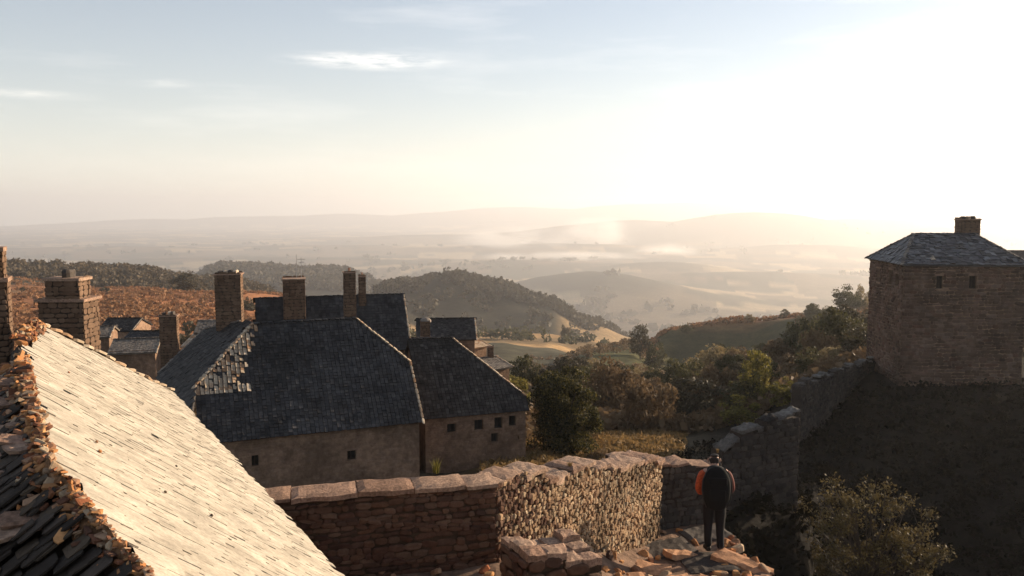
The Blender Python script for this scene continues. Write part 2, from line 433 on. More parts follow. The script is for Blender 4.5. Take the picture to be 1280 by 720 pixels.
# ------------------------------------------------------------------ materials of built things
def stone_mat(name, cols, noise_scale=9.0, rough=0.9, bumpd=0.02, bump=0.7, dirt=0.5, stain=None):
    """each stone its own tone from a ramp (per island and per object), grain and weathering by noise"""
    m = Mat(name)
    add = m.n.new('ShaderNodeMath'); add.operation = 'ADD'
    m.l.new(m.island(), add.inputs[0]); m.l.new(m.rnd(), add.inputs[1])
    fr = m.n.new('ShaderNodeMath'); fr.operation = 'FRACT'; m.l.new(add.outputs[0], fr.inputs[0])
    k = len(cols)
    c = m.ramp(fr.outputs[0], [(i / max(1, k - 1), cols[i]) for i in range(k)])
    g = m.noise(noise_scale, 8, 0.7, 'World')
    c = m.mix(dirt, c, m.ramp(g, [(0.28, 0.35), (0.72, 1.55)]), 'MULTIPLY')
    g2 = m.noise(noise_scale * 0.12, 4, 0.6, 'World')
    c = m.mix(0.5, c, m.ramp(g2, [(0.3, 0.55), (0.7, 1.35)]), 'MULTIPLY')
    if stain:
        g3 = m.noise(stain[0], 6, 0.65, 'World', None, 0.6); c = m.mix(stain[1], c, m.ramp(g3, [(0.40, 0.16), (0.58, 1.0)]), 'MULTIPLY')
    m.color(c).rough(rough); m.b.inputs['Specular IOR Level'].default_value = 0.10
    m.bump(g, bump, bumpd)
    return m.m
M = {}
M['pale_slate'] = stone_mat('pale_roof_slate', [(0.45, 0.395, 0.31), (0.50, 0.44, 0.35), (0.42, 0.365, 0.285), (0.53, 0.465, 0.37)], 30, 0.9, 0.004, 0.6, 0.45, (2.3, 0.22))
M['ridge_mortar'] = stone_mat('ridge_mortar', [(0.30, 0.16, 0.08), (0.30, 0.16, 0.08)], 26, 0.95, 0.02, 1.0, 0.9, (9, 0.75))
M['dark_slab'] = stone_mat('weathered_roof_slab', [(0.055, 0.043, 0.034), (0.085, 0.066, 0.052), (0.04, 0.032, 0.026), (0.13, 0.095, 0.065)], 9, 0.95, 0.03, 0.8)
M['rubble'] = stone_mat('orange_rubble', [(0.42, 0.17, 0.06), (0.50, 0.26, 0.11), (0.20, 0.08, 0.04), (0.45, 0.34, 0.22), (0.30, 0.11, 0.05), (0.09, 0.055, 0.04)], 20, 0.9, 0.01, 0.8)
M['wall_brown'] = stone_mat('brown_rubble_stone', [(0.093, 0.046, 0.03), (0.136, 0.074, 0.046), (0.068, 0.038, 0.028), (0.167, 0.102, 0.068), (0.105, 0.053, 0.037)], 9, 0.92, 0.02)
M['wall_sun_toned'] = stone_mat('sun_toned_rubble_stone', [(0.46, 0.29, 0.16), (0.58, 0.42, 0.26), (0.24, 0.145, 0.085), (0.62, 0.48, 0.32), (0.38, 0.23, 0.135), (0.50, 0.33, 0.195), (0.32, 0.20, 0.12)], 14, 0.92, 0.015, 0.7, 0.6, (0.8, 0.6))  # lit copy of the rubble: low sun put into the golden colour
M['mortar'] = stone_mat('earthy_mortar', [(0.078, 0.051, 0.033), (0.078, 0.051, 0.033)], 16, 0.95, 0.03, 1.0)
M['mortar_dark'] = stone_mat('dark_mortar', [(0.06, 0.045, 0.035), (0.06, 0.045, 0.035)], 16, 0.95, 0.03, 1.0)
M['coping'] = stone_mat('lichened_coping', [(0.34, 0.21, 0.145), (0.40, 0.27, 0.19), (0.28, 0.17, 0.115)], 26, 0.92, 0.03, 1.0, 0.9)
M['grey_stone'] = stone_mat('grey_wall_stone', [(0.072, 0.06, 0.051), (0.108, 0.09, 0.075), (0.057, 0.048, 0.042), (0.132, 0.114, 0.096)], 9, 0.92, 0.02)
M['house_stone'] = stone_mat('house_stone', [(0.28, 0.175, 0.11), (0.31, 0.195, 0.125), (0.26, 0.16, 0.105), (0.33, 0.215, 0.145)], 3.5, 0.93, 0.02, 0.5, 0.7, (0.45, 0.45))
M['tower_stone'] = stone_mat('tower_stone', [(0.13, 0.078, 0.052), (0.17, 0.105, 0.074), (0.09, 0.053, 0.038), (0.22, 0.145, 0.105), (0.14, 0.068, 0.046)], 4, 0.93, 0.03, 0.7, 0.5, (0.5, 0.5))
M['chimney_stone'] = stone_mat('chimney_stone', [(0.149, 0.093, 0.059), (0.186, 0.118, 0.077), (0.118, 0.071, 0.046)], 6, 0.93, 0.02)
M['slate'] = stone_mat('dark_slate', [(0.040, 0.039, 0.040), (0.060, 0.057, 0.057), (0.034, 0.033, 0.034), (0.080, 0.074, 0.072), (0.046, 0.044, 0.044)], 1.6, 0.6, 0.01, 0.7, 0.9, (0.5, 0.35))

M['slate_brown'] = stone_mat('brown_slate', [(0.030, 0.027, 0.025), (0.065, 0.057, 0.052), (0.026, 0.023, 0.022), (0.09, 0.08, 0.072)], 1.8, 0.65, 0.01, 0.7, 0.8, (0.6, 0.4))
M['slate_light'] = stone_mat('silvery_slate', [(0.17, 0.145, 0.12), (0.25, 0.21, 0.17), (0.11, 0.095, 0.085)], 4, 0.8, 0.01, 0.7, 0.7)
M['hip'] = stone_mat('pale_hip_and_sun_tile', [(0.42, 0.32, 0.22), (0.52, 0.42, 0.31), (0.34, 0.19, 0.10)], 9, 0.85, 0.01)  # hip tiles; also carries the painted sunlight on the main roof's wedge
M['terrace'] = stone_mat('trodden_stone_ground', [(0.20, 0.13, 0.09), (0.20, 0.13, 0.09)], 5, 0.95, 0.05, 1.0, 0.8)
M['flag'] = stone_mat('sun_orange_flagstone', [(0.42, 0.22, 0.12), (0.50, 0.29, 0.17), (0.33, 0.17, 0.09)], 10, 0.9, 0.02, 0.9, 0.7)  # orange of the low sun put into the slab colour
def plain(name, c, rough=0.7, metal=0.0, nscale=12, amt=0.25):
    m = Mat(name); n_ = m.noise(nscale, 5, 0.6)
    m.color(m.mix(amt, c, m.ramp(n_, [(0.3, 0.5), (0.7, 1.5)]), 'MULTIPLY')).rough(rough)
    m.b.inputs['Metallic'].default_value = metal
    return m.m
M['dark_in'] = plain('unlit_interior', (0.012, 0.010, 0.009), 0.9)
M['timber'] = plain('old_timber', (0.03, 0.022, 0.016), 0.9)
M['pot'] = plain('fired_clay', (0.30, 0.16, 0.10), 0.8)
M['metal'] = plain('dull_metal', (0.35, 0.34, 0.33), 0.45, 0.8)
def leaf_mat(name, cols, trans=0.35, rough=0.6):
    m = Mat(name)
    add = m.n.new('ShaderNodeMath'); add.operation = 'ADD'
    m.l.new(m.island(), add.inputs[0])
    sc = m.n.new('ShaderNodeMath'); sc.operation = 'MULTIPLY'; sc.inputs[1].default_value = 0.35
    m.l.new(m.rnd(), sc.inputs[0]); m.l.new(sc.outputs[0], add.inputs[1])
    pp = m.n.new('ShaderNodeMath'); pp.operation = 'MULTIPLY'; pp.inputs[1].default_value = 0.74; m.l.new(add.outputs[0], pp.inputs[0])
    k = len(cols)
    c = m.ramp(pp.outputs[0], [(i / (k - 1), cols[i]) for i in range(k)])
    m.color(c).rough(rough); m.b.inputs['Specular IOR Level'].default_value = 0.08
    tr = m.n.new('ShaderNodeBsdfTranslucent'); m.l.new(c, tr.inputs['Color'])
    mx = m.n.new('ShaderNodeMixShader'); mx.inputs[0].default_value = trans
    out = m.n['Material Output']
    m.l.new(m.b.outputs[0], mx.inputs[1]); m.l.new(tr.outputs[0], mx.inputs[2]); m.l.new(mx.outputs[0], out.inputs['Surface'])
    return m.m
M['leaf_green'] = leaf_mat('autumn_green_leaves', [(0.014, 0.016, 0.006), (0.026, 0.027, 0.009), (0.055, 0.050, 0.016), (0.20, 0.15, 0.042)])
M['leaf_olive'] = leaf_mat('olive_leaves', [(0.045, 0.045, 0.020), (0.075, 0.070, 0.030), (0.12, 0.10, 0.045)])
M['leaf_yellow'] = leaf_mat('yellowing_leaves', [(0.08, 0.075, 0.02), (0.16, 0.14, 0.035), (0.30, 0.24, 0.06)])
M['leaf_brown'] = leaf_mat('brown_twigs_and_leaves', [(0.10, 0.065, 0.035), (0.16, 0.105, 0.055), (0.23, 0.155, 0.085)], 0.25)
M['leaf_russet'] = leaf_mat('russet_scrub', [(0.16, 0.075, 0.036), (0.26, 0.125, 0.058), (0.36, 0.19, 0.09), (0.14, 0.09, 0.05)], 0.25)
M['leaf_grey'] = leaf_mat('grey_brown_woodland', [(0.045, 0.038, 0.024), (0.075, 0.062, 0.036), (0.11, 0.088, 0.05)], 0.2)
M['leaf_pale'] = leaf_mat('pale_ochre_leaves', [(0.17, 0.125, 0.06), (0.26, 0.195, 0.095), (0.36, 0.28, 0.145)], 0.35)
M['grass_dry'] = leaf_mat('dry_grass', [(0.20, 0.13, 0.055), (0.32, 0.20, 0.08), (0.13, 0.10, 0.04)], 0.3)
M['bark'] = plain('grey_brown_bark', (0.07, 0.052, 0.038), 0.9, 0, 20, 0.6)

# ------------------------------------------------------------------ shape helpers
def V3(a): return Vector(a)
def frame_matrix(c, u, v, n, w, h, d):
    return Matrix(((u.x * w, v.x * h, n.x * d, c.x), (u.y * w, v.y * h, n.y * d, c.y), (u.z * w, v.z * h, n.z * d, c.z), (0, 0, 0, 1)))
def chunk_proto(seed, roundness=0.25, jit=0.07):
    """a quarried or field stone: eight-sided, chamfered, uneven; x, y, z in -0.5..0.5, front at +z"""
    r_ = random.Random(seed); c = roundness
    ring = [(-0.5 + c, -0.5), (0.5 - c, -0.5), (0.5, -0.5 + c), (0.5, 0.5 - c), (0.5 - c, 0.5), (-0.5 + c, 0.5), (-0.5, 0.5 - c), (-0.5, -0.5 + c)]
    ring = [(x + r_.uniform(-jit, jit), y + r_.uniform(-jit, jit)) for x, y in ring]
    vs_ = [(x * 0.92, y * 0.92, -0.5) for x, y in ring] + [(x, y, 0.22 + r_.uniform(-0.08, 0.08)) for x, y in ring] \
        + [(x * 0.74, y * 0.74, 0.5 + r_.uniform(-0.12, 0.04)) for x, y in ring]
    f = []
    for k in range(2):
        for i in range(8):
            j = (i + 1) % 8; a = k * 8
            f.append((a + i, a + j, a + 8 + j, a + 8 + i))
    f += [(16, 17, 18, 23), (23, 18, 19, 22), (22, 19, 20, 21)]
    return np.array(vs_), np.array(f)
STONES = [chunk_proto(i + 1, 0.22, 0.06) for i in range(10)]
SLABS = [chunk_proto(i + 50, 0.07, 0.03) for i in range(8)]
def tile_proto(seed, jit=0.03):
    """a thin roofing slate: top, lower edge and sides"""
    r_ = random.Random(seed); J = lambda: r_.uniform(-jit, jit)
    a = [(-0.5 + J(), -0.5 + J()), (0.0, -0.5 + J()), (0.5 + J(), -0.5 + J()), (0.5 + J(), 0.5), (0, 0.5), (-0.5 + J(), 0.5)]
    vs_ = [(x, y, 0.5 + r_.uniform(-.12, .12)) for x, y in a] + [(x, y, -0.5) for x, y in a]
    f = [(0, 1, 4, 5), (1, 2, 3, 4)] + [(i + 6, (i + 1) % 6 + 6, (i + 1) % 6, i) for i in (0, 1, 2, 5)]
    return np.array(vs_), np.array(f)
TILES = [tile_proto(i + 9) for i in range(8)]
_shared = {}
def shared_mesh(kind, protos, i, mat):
    key = (kind, i, mat.name)
    if key not in _shared: _shared[key] = mesh_np(kind, protos[i][0], protos[i][1], mat)
    return _shared[key]
def woff(parent):
    off = Vector((0, 0, 0))
    while parent: off += parent.location; parent = parent.parent
    return off
def to_parent(parent, Mx):
    return Matrix.Translation(-woff(parent)) @ Mx if parent else Mx
def emit(mats, protos, name, mat, parent, n_obj=0, rest_name=None, key=None, label=None):
    """the nearest n_obj pieces as objects of their own, the rest joined into one part"""
    mats = list(mats)
    order = sorted(range(len(mats)), key=key and (lambda i: key(mats[i])) or (lambda i: mats[i].translation.length))
    if n_obj:
        for i in order[:n_obj]:
            k = random.randrange(len(protos))
            o = bpy.data.objects.new(name, shared_mesh(name, protos, k, mat)); C.objects.link(o)
            o.parent = parent; o.matrix_local = to_parent(parent, mats[i])
    rest = order[n_obj:]
    if rest:
        vs_, fs_, off = [], [], 0
        for i in rest:
            pv, pf = protos[random.randrange(len(protos))]
            m4 = np.array(mats[i]); v = pv @ m4[:3, :3].T + m4[:3, 3]
            vs_.append(v); fs_.append(pf + off); off += len(pv)
        me = mesh_np(rest_name or name, np.vstack(vs_), np.vstack(fs_), mat)
        o = link(rest_name or name, me, parent); o['kind'] = 'stuff'
        if label: o['label'] = label
        if parent: o.location = -woff(parent)
        return o
def part_world(name, verts, faces, mat, parent, smooth=False, label=None):
    me = mesh_of(name, verts, faces, mat, smooth=smooth)
    o = link(name, me, parent)
    if parent:
        off = Vector((0, 0, 0)); p = parent
        while p: off += p.location; p = p.parent
        o.location = -off
    if label: o['label'] = label
    return o
def box_vf(O, u, v, n, x0, x1, y0, y1, z0, z1):
    P = [O + u * x + v * y + n * z for z in (z0, z1) for y in (y0, y1) for x in (x0, x1)]
    f = [(0, 2, 3, 1), (4, 5, 7, 6), (0, 1, 5, 4), (2, 6, 7, 3), (0, 4, 6, 2), (1, 3, 7, 5)]
    return P, f
class Geo:
    def __init__(s): s.v = []; s.f = []
    def box(s, *a):
        P, f = box_vf(*a); o = len(s.v); s.v += P; s.f += [tuple(i + o for i in q) for q in f]; return s
    def poly(s, pts, thick=0.0, n=None):
        o = len(s.v); k = len(pts); s.v += [Vector(p) for p in pts]; s.f.append(tuple(range(o, o + k)))
        if thick:
            s.v += [Vector(p) - n * thick for p in pts]; s.f.append(tuple(range(o + 2 * k - 1, o + k - 1, -1)))
            for i in range(k):
                j = (i + 1) % k; s.f.append((o + j, o + i, o + k + i, o + k + j))
        return s
    def tube(s, pts, radii, k=6):
        pts = [Vector(p) for p in pts]; o = len(s.v)
        for i, p in enumerate(pts):
            d = (pts[min(i + 1, len(pts) - 1)] - pts[max(i - 1, 0)]).normalized()
            a = d.orthogonal().normalized(); b = d.cross(a)
            for q in range(k):
                t = 2 * PI * q / k; s.v.append(p + (a * math.cos(t) + b * math.sin(t)) * radii[i])
        for i in range(len(pts) - 1):
            for q in range(k):
                r_ = (q + 1) % k; s.f.append((o + i * k + q, o + i * k + r_, o + (i + 1) * k + r_, o + (i + 1) * k + q))
        s.f.append(tuple(o + q for q in range(k))[::-1]); s.f.append(tuple(o + (len(pts) - 1) * k + q for q in range(k)))
        return s
    def part(s, name, mat, parent, label=None, smooth=False): return part_world(name, s.v, s.f, mat, parent, smooth, label)

UP = Vector((0, 0, 1))
def masonry(O, u, n, W, H, hr, wr, depth=0.06, skip=None, top=None, bot=None, joint=0.012, wob=0.02, slant=0.0, irr=0.03, dv=0.3):
    """stones of a rubble wall face. O lower left corner, u along, n outward; top(x)/bot(x) limit the height"""
    res = []; y = 0.0; row = 0
    while y < H:
        h = random.uniform(*hr); x = random.uniform(-wr[1] * 0.5, 0)
        while x < W:
            w = random.uniform(*wr)
            if random.random() < 0.12: w *= 1.5
            x0, x1 = max(x, 0), min(x + w, W); xm = (x0 + x1) / 2
            hh = h * random.uniform(0.9, 1.08); ym = y + h / 2 + wob * math.sin(x * 2.1 + row)
            ok = x1 - x0 > wr[0] * 0.35
            if top and ym + hh * 0.3 > top(xm): ok = False
            if bot and ym < bot(xm): ok = False
            if skip:
                for (a, b, c, d) in skip:
                    if x1 > a + 0.01 and x0 < c - 0.01 and ym + hh / 2 > b + 0.02 and ym - hh / 2 < d - 0.02:
                        # trim to the near side of the opening
                        if x0 < a - wr[0] * 0.4: x1 = a
                        elif x1 > c + wr[0] * 0.4: x0 = c
                        else: ok = False
                xm = (x0 + x1) / 2
            if ok:
                a = random.gauss(0, irr) + slant
                uu = (u * math.cos(a) + UP * math.sin(a)); vv = (UP * math.cos(a) - u * math.sin(a))
                nn = (n + u * random.gauss(0, 0.05 + irr) + UP * random.gauss(0, 0.05 + irr)).normalized()
                dd = depth * random.uniform(1 - dv, 1 + dv * 1.2); ym += random.gauss(0, irr * h * 0.7)
                res.append(frame_matrix(O + u * xm + UP * ym + n * (dd * 0.5 - depth * 0.35), uu, vv, nn, (x1 - x0) - joint, hh - joint, dd))
            x += w
        y += h; row += 1
    return res
def wall_panel(geo, O, u, n, W, H, thick, openings):
    """a wall with real openings: front, back and reveals"""
    xs = sorted({0, W} | {o[0] for o in openings} | {o[2] for o in openings}); ys = sorted({0, H} | {o[1] for o in openings} | {o[3] for o in openings})
    def hole(x, y): return any(a < x < c and b < y < d for a, b, c, d in openings)
    P = lambda x, y, z: O + u * x + UP * y - n * z
    def quad(*p): o = len(geo.v); geo.v += list(p); geo.f.append((o, o + 1, o + 2, o + 3))
    for i in range(len(xs) - 1):
        for j in range(len(ys) - 1):
            x0, x1, y0, y1 = xs[i], xs[i + 1], ys[j], ys[j + 1]
            if hole((x0 + x1) / 2, (y0 + y1) / 2): continue
            quad(P(x0, y0, 0), P(x1, y0, 0), P(x1, y1, 0), P(x0, y1, 0)); quad(P(x1, y0, thick), P(x0, y0, thick), P(x0, y1, thick), P(x1, y1, thick))
    for a, b, c, d in openings:
        quad(P(a, b, 0), P(a, b, thick), P(c, b, thick), P(c, b, 0)); quad(P(a, d, thick), P(a, d, 0), P(c, d, 0), P(c, d, thick))
        quad(P(a, b, thick), P(a, b, 0), P(a, d, 0), P(a, d, thick)); quad(P(c, b, 0), P(c, b, thick), P(c, d, thick), P(c, d, 0))
    quad(P(0, H, 0), P(W, H, 0), P(W, H, thick), P(0, H, thick)); quad(P(0, 0, thick), P(0, 0, 0), P(0, H, 0), P(0, H, thick)); quad(P(W, 0, 0), P(W, 0, thick), P(W, H, thick), P(W, H, 0))
    return geo
def window_part(parent, O, u, n, a, b, c, d, depth=0.22):
    """a small window: frame set in the reveal, dark panes behind, a stone sill"""
    g = Geo(); t = min(0.05, (c - a) * 0.14)
    Q = O - n * depth
    g.box(Q, u, UP, n, a, c, b, b + t, 0, .05); g.box(Q, u, UP, n, a, c, d - t, d, 0, .05)
    g.box(Q, u, UP, n, a, a + t, b + t, d - t, 0, .05); g.box(Q, u, UP, n, c - t, c, b + t, d - t, 0, .05)
    g.box(Q, u, UP, n, (a + c) / 2 - t * .35, (a + c) / 2 + t * .35, b + t, d - t, 0.004, .045)
    w = g.part('window', M['timber'], parent)
    p = Geo().box(Q, u, UP, n, a, c, b, d, -0.03, -0.004).part('pane', M['dark_in'], w)
    s = Geo().box(O, u, UP, n, a - .05, c + .05, b - .07, b - .004, -.1, .06).part('sill', M['house_stone'], w)
    l = Geo().box(O, u, UP, n, a - .1, c + .1, d + .004, d + .1, -.1, .045).part('lintel', M['house_stone'], w)
    return w

def inside(poly, x, y):
    c = False; j = len(poly) - 1
    for i in range(len(poly)):
        xi, yi = poly[i]; xj, yj = poly[j]
        if (yi > y) != (yj > y) and x < (xj - xi) * (y - yi) / (yj - yi) + xi: c = not c
        j = i
    return c
def roof_plane(pts, thick, mat, parent, tw, te, eave_dir=None, name='roof', tname='slates', tile_thick=0.02, tilt=0.07, jit=0.03, tilt_fn=None, n_obj=0, bond=0.5, tile_mat=None, margin=0.0, label=None):
    """a planar roof slope with its slates. pts counterclockwise seen from above; eave_dir horizontal along the eave"""
    pts = [Vector(p) for p in pts]
    n = Vector((0, 0, 0))
    for i in range(len(pts)):
        a, b = pts[i], pts[(i + 1) % len(pts)]; n += a.cross(b)
    n.normalize()
    if n.z < 0: n = -n; pts = pts[::-1]
    u = (eave_dir or (UP.cross(n))).normalized(); u = (u - n * u.dot(n)).normalized(); v = n.cross(u)
    if v.z < 0: u, v = -u, -v
    O = pts[0]
    P2 = [((p - O).dot(u), (p - O).dot(v)) for p in pts]
    g = Geo().poly([p - n * 0.01 for p in pts], thick, n); base = g.part(name, mat, parent, label)
    x0, x1 = min(p[0] for p in P2), max(p[0] for p in P2); y0, y1 = min(p[1] for p in P2), max(p[1] for p in P2)
    res = []; special = []; y = y0 - te * 0.3; row = 0
    while y < y1 + te * .3:
        x = x0 - tw * (bond if row % 2 else 0) - random.uniform(0, tw * (0.15 if bond else .03))
        while x < x1 + tw:
            w = tw * (random.uniform(0.85, 1.15) if bond else 1.0); cx, cyy = x + w / 2, y + te / 2
            if inside(P2, cx, cyy + te * 0.1) or (margin and inside(P2, cx, cyy - margin)):
                tl = tilt + random.gauss(0, jit); sd = random.gauss(0, jit)
                if tilt_fn:
                    e = tilt_fn(O + u * cx + v * cyy); sd += e
                vv = (v + n * -tl).normalized(); uu = (u + n * sd).normalized(); nn = uu.cross(vv).normalized()
                L = te * 1.5 * random.uniform(0.97, 1.05)
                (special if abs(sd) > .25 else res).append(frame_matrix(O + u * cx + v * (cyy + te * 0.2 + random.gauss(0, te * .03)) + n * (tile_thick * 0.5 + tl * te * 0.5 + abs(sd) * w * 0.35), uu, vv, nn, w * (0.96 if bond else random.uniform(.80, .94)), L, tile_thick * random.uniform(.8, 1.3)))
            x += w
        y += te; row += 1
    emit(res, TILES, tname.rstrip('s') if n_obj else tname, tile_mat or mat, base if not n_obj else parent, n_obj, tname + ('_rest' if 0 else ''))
    if special: emit(special, TILES, 'sun_painted_slates', M['hip'], base, 0, 'sun_painted_slates', label='slates tilted to the sun, sunlight put into their pale colour')  # grazing sun on dark slates, put into this pale colour
    return base, n, u, v
def edge_tiles(a, b, mat, parent, w=0.22, l=0.3, t=0.05, name='hip_tiles', lift=0.03, jit=0.08, n_obj=0):
    """the row of tiles along a ridge, hip or verge"""
    a, b = Vector(a), Vector(b); d = (b - a); L = d.length; d.normalize()
    s = d.cross(UP).normalized(); n = s.cross(d).normalized()
    if n.z < 0: n = -n
    res = []; x = 0
    while x < L:
        ll = l * random.uniform(0.8, 1.25)
        nn = (n + s * random.gauss(0, jit) + d * random.gauss(0, jit)).normalized(); dd = (d - nn * d.dot(nn)).normalized(); ss = nn.cross(dd)
        res.append(frame_matrix(a + d * (x + ll / 2) + n * (lift + random.uniform(0, 0.02)), ss, dd, nn, w * random.uniform(0.8, 1.2), ll * 0.96, t)); x += ll
    emit(res, STONES, name, mat, parent, n_obj, name)

def chimney(px0, px1, ptop, pbot, Y, label, depth_ratio=0.9, tiers=(), az=None, pots=2, pot_kind='slab', stone=None, n_obj=0, sz=(0.10, 0.16, 0.14, 0.34), cap=True, group=None):
    """a masonry chimney stack whose camera face spans the given pixels at distance Y"""
    stone = stone or M['chimney_stone']
    a = at(px0, pbot, Y); b = at(px1, pbot, Y); ztop = zat(ptop, Y)
    az = rad(78) if az is None else az
    u = Vector((math.sin(az), math.cos(az), 0)); n = Vector((u.y, -u.x, 0))   # n: camera side
    W = (b.x - a.x) / (u.x + depth_ratio * 0.0 + abs(n.x) * depth_ratio); D = W * depth_ratio
    cpos = (a + b) / 2; cpos.z = a.z
    root = empty('chimney', cpos, label, 'chimney', group)
    base = cpos + n * (D / 2) - u * (W / 2); H = ztop - a.z
    segs = [(0, 1.0, 1.0)] if not tiers else tiers                # (start fraction, width scale)
    geo = Geo(); st = []
    for i, (f0, f1, sc) in enumerate(segs if tiers else [(0, 1, 1)]):
        w, d = W * sc, D * sc; o = cpos + n * (d / 2) - u * (w / 2) + UP * (H * f0); h = H * (f1 - f0)
        geo.box(o, u, UP, -n, 0.012, w - 0.012, 0, h, 0.012, d - 0.012)
        for (oo, uu, nn, ww) in ((o, u, n, w), (o + u * w, -n, u, d), (o - n * d, n, -u, d), (o - n * d + u * w, -u, -n, w)):
            st += masonry(oo, uu, nn, ww, h, (sz[0], sz[1]), (sz[2], sz[3]), 0.022, joint=0.005, wob=0.004, irr=.02)
        if cap:
            e = 0.06 * min(1, w)
            Geo().box(o, u, UP, -n, -e, w + e, h - 0.001, h + 0.06, -e, d + e).part('cap', M['coping'], root)
    core = geo.part('shaft', M['mortar_dark'], root)
    emit(st, STONES, 'stone' if n_obj else 'stonework', stone, root, n_obj, 'stonework')
    for k in range(pots):
        f = (k + 0.5) / pots; c0 = cpos + u * (f - 0.5) * W * 0.8 * (segs[-1][2] if tiers else 1) + UP * (H + 0.055)
        if pot_kind == 'pot':
            Geo().tube([c0, c0 + UP * .12, c0 + UP * .2], [W * .13, W * .11, W * .12], 8).part('chimney_pot', M['pot'], root)
        else:
            mm = [frame_matrix(c0 + UP * 0.07 + u * random.uniform(-.03, .03), (u + UP * random.uniform(-.3, .3)).normalized(), n, UP, W * .2, D * .55, random.uniform(.16, .30))]
            emit(mm, STONES, 'cap_stone', M['hip'] if k % 2 else M['grey_stone'], root, 1)
    return root
FLAT = [chunk_proto(i + 120, 0.10, 0.07) for i in range(10)]
SHARDS = [chunk_proto(i + 80, 0.16, 0.15) for i in range(12)]
